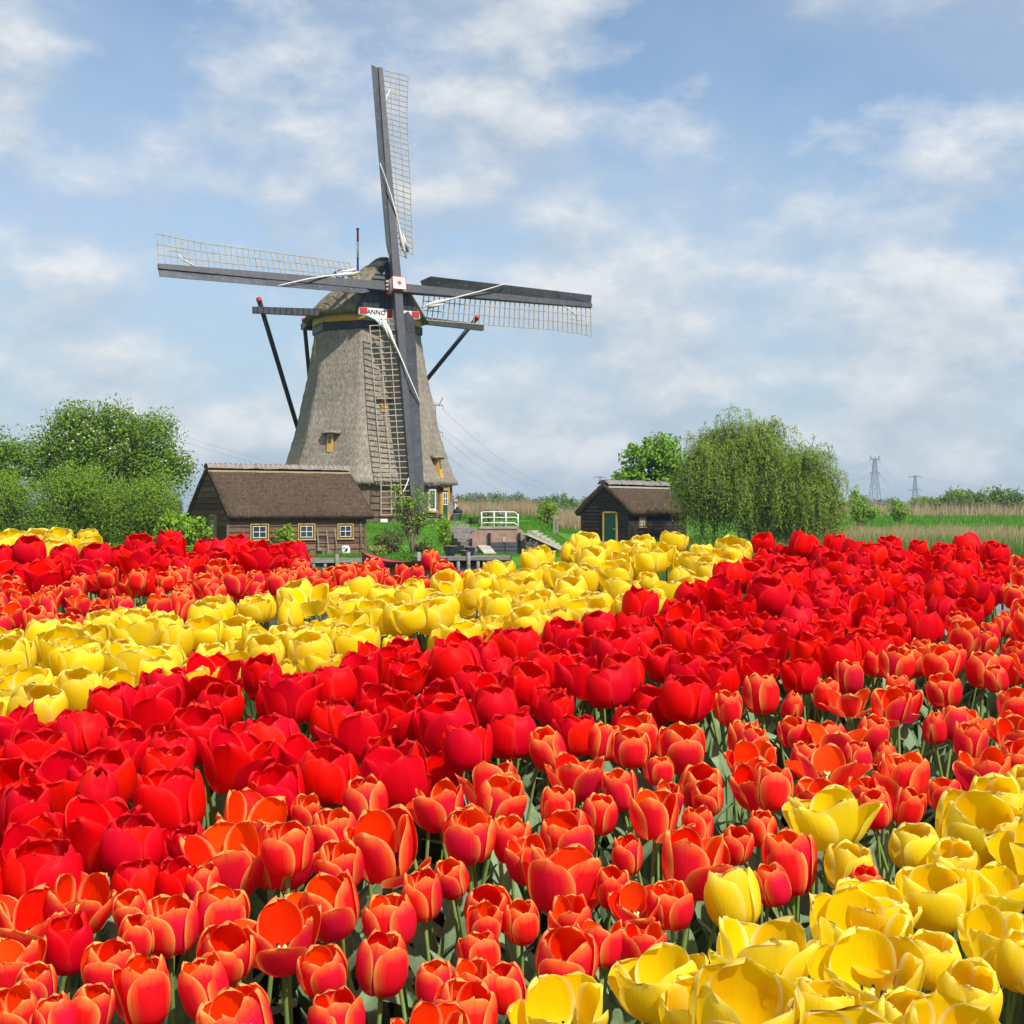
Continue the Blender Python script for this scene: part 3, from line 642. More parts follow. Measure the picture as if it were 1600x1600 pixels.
# ------------------------------------------------------------------ the two sheds
def shed(label, loc, rz, L, D, hw, hr, oh0, oh1, ohb, rowh, plank, thatch, mortar, n_tile, windows, door, glass_door, group):
    s = thing('thatched_shed', label, 'shed', loc, rz, group)
    MB().box((L / 2, D / 2, hw / 2 + .02), (L - .06, D - .06, hw + .04)).build('wall_core', M['tar'], s)
    half = D / 2; sl = (hr - hw) / (half + ohb)                        # roof pitch
    rows = int(math.ceil(hw / rowh))
    for r in range(rows):
        z0 = r * rowh; h = min(rowh, hw - z0) + .04
        cuts = [0, L * random.uniform(.3, .7), L] if r % 2 == 0 else [0, L]
        for a0, a1 in zip(cuts[:-1], cuts[1:]):
            j = random.uniform(-.008, .008)
            MB().bar((a0 - .02, -.035 + j, z0 + h / 2), (a1 + (.0 if a1 < L else .02), -.035 - j, z0 + h / 2), .04, h, up=(0, .16, 1)).build('plank', plank, s)
    gr = int((hr - .2) / rowh)
    for r in range(gr):
        z0 = r * rowh; zt = z0 + rowh
        y0 = 0 if zt < hw - .05 else max(0, (zt - hw + .12) / sl - ohb)
        y1 = D - y0
        if y1 - y0 < .3: break
        segs = [(y0, y1)]
        if door and z0 < door[2]: segs = [(y0, door[0] - door[1] / 2 - .08), (door[0] + door[1] / 2 + .08, y1)]
        for b0, b1 in segs:
            if b1 - b0 > .05:
                MB().bar((-.035, b0 - .02, z0 + rowh / 2 + .02), (-.035, b1 + .02, z0 + rowh / 2 + .02), .035, rowh + .04, up=(.16, 0, 1)).build('plank', plank, s)
                MB().bar((L + .035, b0, z0 + rowh / 2 + .02), (L + .035, b1, z0 + rowh / 2 + .02), .035, rowh + .04, up=(-.16, 0, 1)).build('plank', plank, s)
    for a, b0 in ((-.03, -.03), (L + .03, -.03), (-.03, D + .03), (L + .03, D + .03)): MB().box((a, b0, hw / 2), (.11, .11, hw)).build('corner_post', plank, s)
    # roof: one thick thatch shell, outer and inner skins, slightly uneven
    prof = []
    m = 14
    for q in range(m + 1):
        t = -1 + 2 * q / m; y = half + t * (half + ohb); z = hr - abs(t) ** 1.04 * (hr - hw + .03) + .05 * math.sin(math.pi * abs(t)) ; prof.append((y, z))
    na = 26; vs = []; A = np.linspace(-oh0, L + oh1, na)
    for a in A:
        for y, z in prof:
            vs.append((a, y, z + .025 * math.sin(a * 2.1 + y * 3) * math.sin(a * 5 - y)))
    T = len(vs); k = m + 1
    for a in A:
        for y, z in prof:
            t = (y - half) / (half + ohb); vs.append((a + (.06 if a == A[0] else 0), half + t * (half + ohb - .10), z - .30 + (.05 if abs(t) > .9 else 0)))
    fs = []
    for a in range(na - 1):
        for q in range(m):
            f = (a * k + q, a * k + q + 1, (a + 1) * k + q + 1, (a + 1) * k + q); fs += [f, tuple(T + e for e in reversed(f))]
        for q in (0, m): fs.append((a * k + q, (a + 1) * k + q, T + (a + 1) * k + q, T + a * k + q))
    for a in (0, na - 1):
        for q in range(m): fs.append((a * k + q, a * k + q + 1, T + a * k + q + 1, T + a * k + q))
    b = MB(); b.add(vs, fs, True); roof = b.build('thatched_roof', thatch, s)
    # loose straw ends along the eaves and verges: fringe of short stalks
    b = MB()
    for q in range(420):
        if q < 300: a = random.uniform(-oh0, L + oh1); p = Vector((a, prof[0][0] + random.uniform(0, .12), prof[0][1] - random.uniform(0, .22))); d = Vector((random.uniform(-.03, .03), -.07, -.05))
        else: e = random.choice(prof); p = Vector((-oh0 + .02, e[0] + random.uniform(-.1, .1), e[1] - random.uniform(.02, .25))); d = Vector((-.06, 0, -.02))
        w0 = Vector((.012, 0, 0)) if q < 300 else Vector((0, .012, 0)); b.add([p - w0, p + w0, p + d], [(0, 1, 2)])
    tag(b.build('straw_fringe', thatch, roof), kind='stuff')
    # ridge tiles, each a bent tile lapped over its neighbour
    wt = (L + oh0 + oh1) / n_tile
    b = MB(); N8 = 9; vs = []
    for a, rr in ((0, .44), (wt * .84, .44), (wt * .84, .47), (wt, .47)):
        for q in range(N8):
            t = R(-66 + 132 * q / (N8 - 1)); vs.append((a, rr * math.sin(t), rr * math.cos(t) - .28))
    for q0 in range(3):
        b.add([vs[q0 * N8 + q] for q in range(N8)] + [vs[(q0 + 1) * N8 + q] for q in range(N8)], [(q, q + 1, N8 + q + 1, N8 + q) for q in range(N8 - 1)], True, 1 if q0 == 2 else 0)
    tm = b.mesh('ridge_tile', [M['tile'], mortar], recalc=False)
    for q in range(n_tile):
        o = part('ridge_tile', tm, roof); o.matrix_basis = Matrix.Translation((-oh0 + q * wt, half, hr + .03 + random.uniform(-.012, .012))) @ Matrix.Rotation(R(random.uniform(-2, 2)), 4, 'X')
    b = MB()
    for y in (half - .42, half + .42): b.bar((-oh0, y, hr - .23), (L + oh1, y, hr - .23), .06, .10)
    b.build('mortar_line', mortar, roof)
    for (a, z, ww, wh, cols, rws) in windows:
        b = MB()
        for q in (-1, 1): b.box((a + q * (ww / 2), -.085, z), (.045, .09, wh + .045))
        b.box((a, -.086, z + wh / 2), (ww - .045, .088, .045)); b.box((a, -.10, z - wh / 2 - .01), (ww + .12, .13, .06))
        fr = b.build('window_frame', M['ochre'], s)
        b = MB()
        for q in (-1, 1): b.box((a + q * (ww / 2 - .06), -.095, z), (.05, .06, wh - .07)); b.box((a, -.096, z + q * (wh / 2 - .06)), (ww - .17, .058, .05))
        b.build('sash', M['green'], fr)
        b = MB()
        for q in range(cols + 1): b.box((a - (ww - .24) / 2 + (ww - .24) * q / cols, -.10, z), (.028, .05, wh - .17))
        for q in range(rws + 1): b.box((a, -.101, z - (wh - .24) / 2 + (wh - .24) * q / rws), (ww - .24, .048, .028))
        b.build('muntin', M['white'], fr)
        for ci in range(cols):
            for ri in range(rws):
                pw, ph = (ww - .24) / cols, (wh - .24) / rws
                MB().box((a - (ww - .24) / 2 + pw * (ci + .5), -.076, z - (wh - .24) / 2 + ph * (ri + .5)), (pw - .03, .012, ph - .03)).build('pane', M['glass'], fr)
        for q in (-1, 1): 
            cz = MB(); 
            cz.add([(a + q * (ww / 2 - .12) + q * -.19 * f, -.0675, z + g * (wh / 2 - .14)) for f, g in ((0, -1), (.55, -1), (.8, 0), (1, 1), (0, 1))], [(0, 1, 2, 3, 4)]); cz.build('curtain', M['curtain'], fr)
    if door:
        bc, dw, dh = door
        d = MB().box((-.06, bc, dh / 2), (.07, dw, dh)).build('door', M['green'], s)
        b = MB()
        for q in (-1, 1): b.box((-.075, bc + q * (dw / 2 + .05), dh / 2 + .03), (.10, .10, dh + .06))
        b.box((-.076, bc, dh + .06), (.098, dw, .10)); b.build('door_frame', M['ochre'], s)
        if glass_door:
            MB().box((-.10, bc, dh * .68), (.02, dw * .66, dh * .42)).build('pane', M['glass'], d)
            b = MB()
            for q in (-.33, -.11, .11, .33): b.box((-.115, bc + q * dw, dh * .68), (.02, .035, dh * .46))
            for q in (.47, .68, .89): b.box((-.116, bc, dh * q), (.018, dw * .70, .035))
            b.build('muntin', M['white'], d)
        b = MB().lathe([(.03, 0), (.045, .02), (.045, .05), (.0, .07)], (-.115, bc - dw * .36, dh * .48), 8); b.bar((-.11, bc - dw * .36, dh * .48 + .03), (-.17, bc - dw * .36, dh * .48 + .03), .025, .025); b.build('handle', M['metal_grey'], d)
    return s
s1 = P(356, 868, 64.5); s1.z = .36
shed('brown weatherboarded shed with thatched roof and three small windows by the wharf', s1, R(30), 7.45, 6.6, 2.13, 4.62, .15, .4, .4, .30, M['plank'], M['thatch_brown'], M['mortar'], 29,
     [(1.62, 1.22, .92, .80, 2, 2), (4.15, 1.22, .90, .80, 2, 2), (6.32, 1.22, .86, .78, 2, 2)], (2.25, .95, 2.0), True, None)
s2 = P(982, 852, 74.0)
shed('small blackish boarded shed with a green door beside the big willow', s2, R(50), 6.0, 3.3, 1.98, 3.62, .25, .3, .42, .215, M['plank_dark'], M['thatch_brown'], M['light_mortar'], 26,
     [(1.3, 1.35, .60, .62, 2, 2)], (1.25, .85, 1.85), False, None)
# pale footing of the small shed
fb = MB().box((-.06, 1.65, .05), (.10, 3.4, .34)); 
o = fb.build('footing', M['concrete'], bpy.data.objects['thatched_shed.001'])

# things about the brown shed (local frame of the shed)
sm = Matrix.Translation(s1) @ Matrix.Rotation(R(30), 4, 'Z')
def at1(a, b, z): return sm @ Vector((a, b, z))
def ladder(label, a0, h, wd, lean, nr):
    o = thing('ladder', label, 'ladder', at1(a0, -lean - .08, 0), R(30), 'old ladders leaning on the brown shed')
    for s in (-1, 1): MB().bar((s * wd / 2, 0, 0), (s * wd / 2 * .9, lean, h), .05, .04).build('stile', M['grey_wood'], o)
    for k in range(nr):
        f = (k + .7) / (nr + .3); MB().bar((-wd / 2 - .04, lean * f - .02, h * f), (wd / 2 + .04, lean * f - .02, h * f), .035, .035).build('rung', M['grey_wood'], o)
ladder('short grey wooden ladder under the middle and last windows of the brown shed', 5.0, 1.3, .55, .35, 3)
ladder('low ladder half hidden behind the green shrub at the brown shed', 3.15, 1.35, .4, .3, 3)
for a0, a1, h, lab in ((5.78, 5.74, 1.35, 'thin wooden pole leaning beside the ladder on the brown shed'), (7.15, 7.2, 1.9, 'tall pole leaning at the far corner of the brown shed')):
    o = thing('leaning_pole', lab, 'pole', at1(a0, -.3, 0), R(30), 'poles leaning on the brown shed')
    MB().tube([(0, 0, 0), (a1 - a0, .25, h)], .03, 6).build('shaft', M['grey_wood'], o); MB().lathe([(.035, 0), (.04, .03), (.0, .06)], (a1 - a0, .25, h), 6).build('pole_end', M['grey_wood'], o)
def bucket(name, label, loc, r, h, m, cat='bucket', group=None, handle=True):
    o = thing(name, label, cat, loc, 0, group)
    MB().lathe([(r * .78, 0), (r, h), (r * 1.06, h), (r * 1.06, h - .02), (r * .94, h - .02), (r * .74, .03), (0, .03)], (0, 0, 0), 16).build('body', m, o)
    if handle: MB().tube([(-r, 0, h), (-r * .8, -.05, h + r * .4), (0, -.08, h + r * .62), (r * .8, -.05, h + r * .4), (r, 0, h)], .012, 5).build('handle', M['metal_grey'], o)
    return o
bucket('bucket', 'grey metal bucket standing under the ladder at the brown shed', at1(4.62, -.75, .0), .17, .28, M['metal_grey'], group='buckets at the brown shed')
bucket('bucket', 'small dark bucket on the ledge at the brown shed wall', at1(4.1, -.35, .06), .12, .2, M['rubber'], group='buckets at the brown shed')
o = thing('garden_sack', 'white plastic sack with dark print at the foot of the brown shed', 'sack', at1(6.15, -.55, 0), R(20))
vs = []; pr = [(.0, .20, .13), (.12, .24, .16), (.3, .23, .14), (.42, .20, .10), (.47, .17, .04)]
for z, a, c in pr: vs += [(a * math.cos(t) * (1 + .08 * math.sin(3 * t + z * 9)), c * math.sin(t), z + .015 * math.sin(5 * t)) for t in np.arange(12) * math.pi / 6]
b = MB().add(vs, [(q * 12 + j, q * 12 + (j + 1) % 12, (q + 1) * 12 + (j + 1) % 12, (q + 1) * 12 + j) for q in range(4) for j in range(12)] + [tuple(reversed(range(12))), tuple(range(48, 60))], True); b.build('sack_body', M['white'], o)
MB().prism([(-.1, -.17, .2), (.02, -.172, .17), (.1, -.165, .34), (-.04, -.16, .36)], (0, -.006, 0)).build('print_patch', M['ink'], o)
MB().prism([(-.16, -.155, .36), (-.06, -.15, .36), (-.08, -.14, .43), (-.16, -.13, .43)], (0, -.006, 0)).build('print_patch', M['teal'], o)
o = thing('bench_plank', 'low plank shelf along the foot of the brown shed', 'shelf', at1(4.2, -.35, 0), R(30)); MB().box((0, 0, .05), (1.5, .22, .04)).build('board', M['grey_wood'], o)
for s in (-.6, .6): MB().box((s, 0, .015), (.08, .2, .03)).build('block', M['grey_wood'], o)

# ------------------------------------------------------------------ wharf, boat, steps, lock
def wharf(label, p0, p1, depth, z, npost, group):
    o = thing('wooden_wharf', label, 'wharf', p0, math.atan2(p1.y - p0.y, p1.x - p0.x), group); L = (p1.xy - p0.xy).length
    nb = 5
    for k in range(nb): MB().box((L / 2, .08 + k * depth / nb, 0), (L, depth / nb - .015, .06)).build('deck_plank', M['grey_wood'], o)
    MB().box((L / 2, -.02, -.10), (L, .08, .14)).build('front_beam', M['grey_wood'], o)
    pm = MB().tube([(0, 0, -1.3), (0, 0, -.16)], .085, 8).mesh('post', M['grey_wood'])
    for k in range(npost): part('post', pm, o).location = (.12 + (L - .24) * k / (npost - 1), .05, 0)
    for k in (0, npost // 2): MB().tube([(.12 + (L - .24) * k / (npost - 1), -.09, -1.2), (.12 + (L - .24) * k / (npost - 1), -.09, .25)], .09, 8).build('mooring_post', M['grey_wood'], o)
    return o
wa, wb = P(468, 880, 62.0), P(566, 877, 62.6); wa.z = wb.z = .30
wharf('low grey plank landing before the brown shed', wa, wb, 1.1, .3, 6, 'wooden landings along the canal bank')
wc, wd = P(650, 872, 61.8), P(797, 868, 62.6); wc.z = wd.z = .42
wharf('grey plank landing on posts below the steps and the blue pots', wc, wd, 1.5, .42, 10, 'wooden landings along the canal bank')
# red rowing boat
b0, b1 = P(563, 866, 61.2), P(648, 878, 60.0); b0.z = b1.z = 0
bo = thing('rowing_boat', 'faded red rowing boat moored at the grassy bank', 'boat', b0 + (b1 - b0) * .78, math.atan2(b1.y - b0.y, b1.x - b0.x) + math.pi)
Lb = (b1 - b0).length * 1.5; st = np.linspace(-1, 1, 13)
def hull(t, s):                           # t along, s from keel 0 to gunwale 1
    bm = .62 * (1 - abs(t) ** 2.6 * (.45 if t < 0 else 1.0)); sheer = .25 + (.36 * t * t if t > 0 else .14 * t * t)
    return bm * s ** .55, -.12 + .06 * t * t + (sheer + .12) * s
vs = []
for t in st:
    for s in (1, .7, .4, 0, .4, .7, 1):
        pass
S7 = [(-1, 1), (-1, .72), (-1, .42), (0, 0), (1, .42), (1, .72), (1, 1)]
for t in st: vs += [(t * Lb / 2, sg * hull(t, s)[0], hull(t, s)[1]) for sg, s in S7]
fs = [(a * 7 + q, a * 7 + q + 1, (a + 1) * 7 + q + 1, (a + 1) * 7 + q) for a in range(12) for q in range(6)]
ins = [(x * .985, y * .93, z + (.035 if abs(y) < .3 else 0)) for x, y, z in vs]; T = len(vs)
b = MB().add(vs + ins, fs + [tuple(T + e for e in reversed(f)) for f in fs] + [(a * 7 + q, (a + 1) * 7 + q, T + (a + 1) * 7 + q, T + a * 7 + q) for a in range(12) for q in (0, 6)] + [(0, 1, 2, 3, 4, 5, 6)], True); b.build('hull', M['boat_red'], bo)
b = MB()
for sg in (-1, 1):
    pts = [Vector((t * Lb / 2, sg * (hull(t, 1)[0] + .02), hull(t, 1)[1])) for t in st]
    for p0, p1 in zip(pts[:-1], pts[1:]): b.bar(p0, p1, .06, .05)
b.build('gunwale', M['boat_dark'], bo)
for t in (-.45, .05, .5): MB().box((t * Lb / 2, 0, hull(t, .75)[1]), (.24, hull(t, .75)[0] * 1.85, .035)).build('thwart', M['grey_wood'], bo)

# wooden steps up the bank, ramp board, brick lock with gate, railing
st0 = P(738, 862, 66.0)
o = thing('garden_steps', 'weathered grey wooden steps climbing the bank to the mill', 'steps', (0, 0, 0))
for k in range(7):
    py = 858 - k * 5.6; Y = 66.6 + k * .62; xl, xr = 742 - k * 5.2, 758 - k * 2.2
    a, c = P(xl - 12, py, Y), P(xr, py, Y); zc_ = zland(a.x, Y)
    MB().box(((a.x + c.x) / 2, Y + .28, a.z - .09), (c.x - a.x, .66, .20), Matrix.Rotation(R(random.uniform(-1.2, 1.2)), 3, 'Z')).build('step', M['grey_wood'], o)
    MB().box(((a.x + c.x) / 2, Y + .40, a.z - .45), (c.x - a.x - .06, .5, .50)).build('riser', M['grey_wood'], o)
a, c = P(741, 836, 70.0), P(766, 866, 65.0)
o = thing('ramp_board', 'pale board lying as a ramp beside the steps', 'ramp'); d = (c - a)
MB().bar(a, c, .62, .10).build('board', M['concrete'], o)
for f in (.25, .5, .75): MB().bar(a.lerp(c, f) + Vector((-.29, 0, .06)), a.lerp(c, f) + Vector((.29, 0, .06)), .03, .02).build('cleat', M['grey_wood'], o)
lk = thing('lock_wall', 'pinkish brick culvert wall with a dark sluice gate and rounded shoulders', 'lock', (0, 0, 0))
yl = 67.0
def Q(px, py, y=yl): return P(px, py, y)
poly = [Q(738, 880), Q(738, 836), Q(741, 831), Q(752, 826), Q(808, 825), Q(817, 829), Q(821, 836), Q(821, 880)]
o = MB().prism(poly, (0, 1.6, 0)).build('brick_front', M['brick_pink'], lk); box_uv(o)
b = MB().prism([Q(767, 878, yl - .06), Q(767, 847.5, yl - .06), Q(812, 847, yl - .06), Q(812, 878, yl - .06)], (0, .05, 0)); g = b.build('sluice_gate', M['board_grey'], lk)
MB().prism([Q(789, 878, yl - .09), Q(789, 848, yl - .09), Q(790.2, 848, yl - .09), Q(790.2, 878, yl - .09)], (0, .028, 0)).build('gate_seam', M['tar'], g)
for k in range(1, 5): MB().prism([Q(767.5, 848 + 6 * k, yl - .075), Q(811.5, 848 + 6 * k, yl - .075), Q(811.5, 848.6 + 6 * k, yl - .075), Q(767.5, 848.6 + 6 * k, yl - .075)], (0, .013, 0)).build('gate_rail', M['tar'], g)
for px in (764.5, 811.5): 
    MB().prism([Q(px - 2, 878, yl - .12), Q(px - 2, 833, yl - .12), Q(px + 2, 832.5, yl - .12), Q(px + 2, 878, yl - .12)], (0, .118, 0)).build('gate_post', M['tar'], lk)
MB().prism([Q(785.5, 846.5, yl - .04), Q(785.5, 839, yl - .04), Q(789.5, 839, yl - .04), Q(789.5, 846.5, yl - .04)], (0, .038, 0)).build('stone_plate', M['concrete'], lk)
MB().box((Q(779, 826).x, yl + .8, Q(779, 825.5).z + .03), (2.0, 1.7, .10)).build('coping', M['brick_pink'], lk)
rl = thing('white_railing', 'white tubular railing with two bars on the brick lock', 'railing', (0, 0, 0))
yr = yl + .4; b = MB()
for px in (752.5, 772, 790.5, 809.5): MB().tube([Q(px, 826, yr), Q(px, 800 if px < 809 else 803, yr)], .032, 6).build('railing_post', M['white'], rl)
for pts in ([(752, 812), (755, 808.5), (806, 808.5), (809, 811)], [(752, 820), (756, 816.5), (804, 817), (809, 821)], [(748.5, 806), (755, 799.5), (804, 800), (809.5, 805)]): MB().tube([Q(x, y, yr) for x, y in pts], .026, 6).build('railing_bar', M['white'], rl)
MB().lathe([(.03, -.06), (.07, 0), (.03, .06)], Q(783, 817, yr - .08), 8).build('railing_bolt', M['white'], rl)
# quay wall of dark stones to the right with a pale coping, and concrete steps behind
qw = thing('stone_quay', 'sloping quay of dark rounded stones under a pale coping', 'wall', (0, 0, 0))
MB().prism([P(822, 880, 66.6), P(822, 837, 66.6), P(868, 858, 68.5), P(868, 880, 68.5)], (0, .5, 0)).build('wall_core', M['tar'], qw)
sb = bmesh.new(); bmesh.ops.create_icosphere(sb, subdivisions=1, radius=1); sme = bpy.data.meshes.new('stone'); sb.to_mesh(sme); sb.free(); sme.materials.append(M['stone'])
for k in range(95):
    f = random.random(); px = 823 + 43 * f; top = 839 + 21 * f; py = random.uniform(top + 1.5, 879); Y = 66.55 + 1.9 * f
    o = part('stone', sme, qw); o.location = P(px, py, Y); o.scale = (random.uniform(.09, .17), .08, random.uniform(.07, .13)); o.rotation_euler = (random.random(), random.random(), random.random() * 3)
MB().bar(P(820, 834.5, 66.5), P(872, 858, 68.6), .34, .12).build('coping', M['concrete'], qw)
cs = thing('concrete_steps', 'pale concrete steps descending the grass bank beside the small shed', 'steps', (0, 0, 0))
for k in range(9):
    p = P(833 + 6.5 * k, 829 + 4.0 * k, 72.5 - .35 * k); MB().box(p + Vector((0, 0, -.12)), (.34, 1.0, .26), Matrix.Rotation(R(-20), 3, 'Z')).build('step', M['concrete'], cs)
ph = thing('garden_path', 'grey gravel path leading from the mill door to the steps', 'path', (0, 0, 0)); ph['kind'] = 'structure'
vs = []
for px, Y, wd in ((676, 77.8, .7), (690, 77.4, .8), (702, 76.6, .9), (712, 75, .9), (718, 73.5, .9), (724, 72, .8), (728, 71, .8)):
    x = (px - 800) / F * Y
    for s in (-1, 1): vs.append((x + s * wd * .6, Y + s * .5, float(zland(x + s * wd * .6, Y + s * .5)) + .035))
MB().add(vs, [(2 * q, 2 * q + 1, 2 * q + 3, 2 * q + 2) for q in range(6)]).build('gravel', M['path'], ph)

def zl(x, y): return float(zland(x, y))
def pot(label, px, py, Y, r, h, m=None, group='glazed blue pots on the landing', rim=True):
    p = P(px, py, Y); p.z = .455 if Y < 66 else zl(p.x, Y); o = thing('flower_pot', label, 'pot', p, 0, group)
    MB().lathe([(r * .62, 0), (r * .86, h * .3), (r, h * .72), (r * .96, h * .93), (r * 1.04, h), (r * .9, h), (r * .88, h * .85), (0, h * .82)], (0, 0, 0), 20).build('pot_body', m or M['pot_glaze'], o)
    if rim: MB().lathe([(r * 1.05, h * .95), (r * 1.07, h), (r * .92, h + .02), (r * .9, h * .97)], (0, 0, 0), 20).build('rim', M['pot_rim'], o)
    return o, p + Vector((0, 0, h))
def leafcloud(name, C, D, ln, wd, m, parent=None, kind='stuff', face=None):
    """many leaf-sized rhombs: centres C, directions D"""
    C = np.asarray(C, float); n = len(C); D = np.asarray(D, float) + rng.normal(0, .35, (n, 3)); D /= np.linalg.norm(D, axis=1, keepdims=True) + 1e-9
    if face is not None:
        face = np.asarray(face, float) + rng.normal(0, .45, (n, 3)); face /= np.linalg.norm(face, axis=1, keepdims=True) + 1e-9
        D = D - face * (D * face).sum(1, keepdims=True) * .8; D /= np.linalg.norm(D, axis=1, keepdims=True) + 1e-9
    Sd = np.cross(D, rng.normal(0, 1, (n, 3)) if face is None else face); Sd /= np.linalg.norm(Sd, axis=1, keepdims=True) + 1e-9
    l = (ln * rng.uniform(.65, 1.3, n))[:, None]; wv = (wd * rng.uniform(.7, 1.25, n))[:, None]
    nr = np.cross(D, Sd)
    V = np.stack([C - D * l * .5, C + Sd * wv * .5 + nr * wv * .15 - D * l * .05, C + D * l * .5, C - Sd * wv * .5 + nr * wv * .15 - D * l * .05], 1).reshape(-1, 3)
    i = np.arange(4 * n).reshape(n, 4)
    o = link(bpy.data.objects.new(name, arr_mesh(name, V, [i], m, smooth=False)), parent)
    return tag(o, kind=kind) if kind else o
pa, top = pot('largest dark blue glazed pot with a leafy plant on the landing', 704, 873, 62.7, .33, .48)
n = 260; C = np.array(top) + np.stack([rng.normal(0, .14, n), rng.normal(0, .14, n), rng.uniform(0, .35, n)], 1); leafcloud('leaf', C, rng.normal(0, 1, (n, 3)) + [0, 0, .5], .12, .06, M['leaf_brown'], pa)
pb, top2 = pot('small dark blue pot before the mid-sized pot on the landing', 725, 870, 62.5, .18, .26)
n = 60; C = np.array(top2) + rng.normal(0, .05, (n, 3)); leafcloud('leaf', C, rng.normal(0, 1, (n, 3)), .1, .05, M['leaf_young'], pb)
pc, top3 = pot('mid-sized dark blue pot behind the smallest pot on the landing', 734, 871, 63.0, .27, .42)
pd, top4 = pot('brown tub of purple pansies on the grass by the lock', 739.5, 829, 74.6, .28, .38, M['basket'], None, False)
n = 120; C = np.array(top4) + np.stack([rng.normal(0, .15, n), rng.normal(0, .15, n), rng.uniform(0, .16, n)], 1); leafcloud('petal', C, rng.normal(0, 1, (n, 3)), .09, .08, M['flower_purple'], pd)
leafcloud('leaf', C[:60] - [0, 0, .06], rng.normal(0, 1, (60, 3)), .1, .06, M['leaf_young'], pd)

# bicycle behind the railing
bp = P(768, 824.5, 69.5); bk = thing('bicycle', 'black city bicycle parked behind the white railing', 'bicycle', bp, R(28))
def wheel(x):
    t = np.arange(20) * 2 * math.pi / 20; b = MB().tube([(x + .33 * math.cos(a), 0, .35 + .33 * math.sin(a)) for a in list(t) + [0]], .028, 6, cap=False); wh = b.build('wheel', M['rubber'], bk)
    b = MB()
    for a in np.arange(8) * math.pi / 4: b.bar((x, 0, .35), (x + .32 * math.cos(a), 0, .35 + .32 * math.sin(a)), .008, .008)
    b.build('spokes', M['metal_grey'], wh)
wheel(-.52); wheel(.52)
b = MB()
for a, c in (((-.52, 0, .35), (-.12, 0, .32)), ((-.12, 0, .32), (-.25, 0, .85)), ((-.12, 0, .32), (.36, 0, .82)), ((-.22, 0, .72), (.36, 0, .82)), ((-.52, 0, .35), (-.22, 0, .72)), ((.52, 0, .35), (.34, 0, 1.02))): b.tube([a, c], .022, 6)
b.build('frame', M['rubber'], bk)
MB().tube([(.12, -.28, 1.0), (.30, -.25, 1.08), (.35, 0, 1.05), (.30, .25, 1.08), (.12, .28, 1.0)], .018, 6).build('handlebar', M['metal_grey'], bk)
MB().box((-.27, 0, .90), (.26, .16, .07)).build('saddle', M['rubber'], bk); MB().box((-.6, 0, .74), (.36, .14, .03)).build('carrier', M['rubber'], bk)
# bin, white post, boards at the mill wall, bench, milk can, small sluice post
bn = P(714, 818, 77.5); o = bucket('dustbin', 'grey dustbin with a tied bag beside the mill wall', bn, .30, .62, M['metal_grey'], 'dustbin', None, False)
b = MB().lathe([(.0, .0), (.26, .02), (.3, .12), (.2, .24), (.08, .32), (.12, .40)], (.03, 0, .6), 9); b.build('bag', M['rubber'], o)
o = thing('white_post', 'tall white post beside the mill before the trees', 'post', P(712.5, 818, 79)); MB().box((0, 0, .7), (.14, .14, 1.4)).build('shaft', M['white'], o); MB().box((0, 0, 1.43), (.2, .2, .06)).build('post_cap', M['white'], o)
o = thing('leaning_board', 'pale plank leaning on the brick wall beside the mill door', 'board', P(705, 818, 77.9)); MB().bar((.12, -.12, 0), (-.08, .12, 1.25), .3, .05, up=(0, -1, 0)).build('board', M['grey_wood'], o)
MB().lathe([(.05, 0), (.07, .1), (.02, .22)], (.3, .05, 1.2), 8).build('red_float', M['red'], o); MB().bar((.30, .05, 0), (.30, .05, 1.22), .04, .04).build('stick', M['grey_wood'], o)
o = thing('garden_bench', 'dark green bench against the mill wall beside the door', 'bench', P(676, 816, 77.4), R(20))
MB().box((0, 0, .46), (1.25, .4, .06)).build('seat', M['green'], o); MB().box((0, 0, .30), (1.0, .05, .08)).build('stretcher', M['green'], o)
for s in (-.5, .5): MB().box((s, 0, .21), (.08, .36, .43)).build('leg', M['green'], o)
o = thing('feed_trough', 'small white stone block lying on the lawn before the mill', 'block', P(600, 817.5, 77.0), R(8)); vs = [(x * .22 * s, y * .14 * s, z) for z, s in ((0, 1), (.18, 1), (.25, .8)) for x, y in ((-1, -1), (1, -1), (1, 1), (-1, 1))]
MB().add(vs, [(0, 3, 2, 1), (8, 9, 10, 11)] + [(4 * q + a, 4 * q + (a + 1) % 4, 4 * q + 4 + (a + 1) % 4, 4 * q + 4 + a) for q in (0, 1) for a in range(4)]).build('block', M['white'], o)
for px, py, Y, h, lab in ((790, 808, 90, 1.4, 'brown timber post standing in front of the distant wood'), (866, 818, 74.5, .95, 'short fence stake by the staked saplings'), (871, 817, 76, .9, 'second fence stake beside the staked saplings')):
    p = P(px, py, Y); p.z = float(zland(p.x, Y)); o = thing('timber_post', lab, 'post', p, 0, 'timber posts on the dike'); MB().box((0, 0, h / 2 + .02), (.13, .13, h + .1)).build('shaft', M['grey_wood'], o); MB().lathe([(.08, h), (.05, h + .1), (0, h + .12)], (0, 0, 0), 8).build('post_top', M['grey_wood'], o)

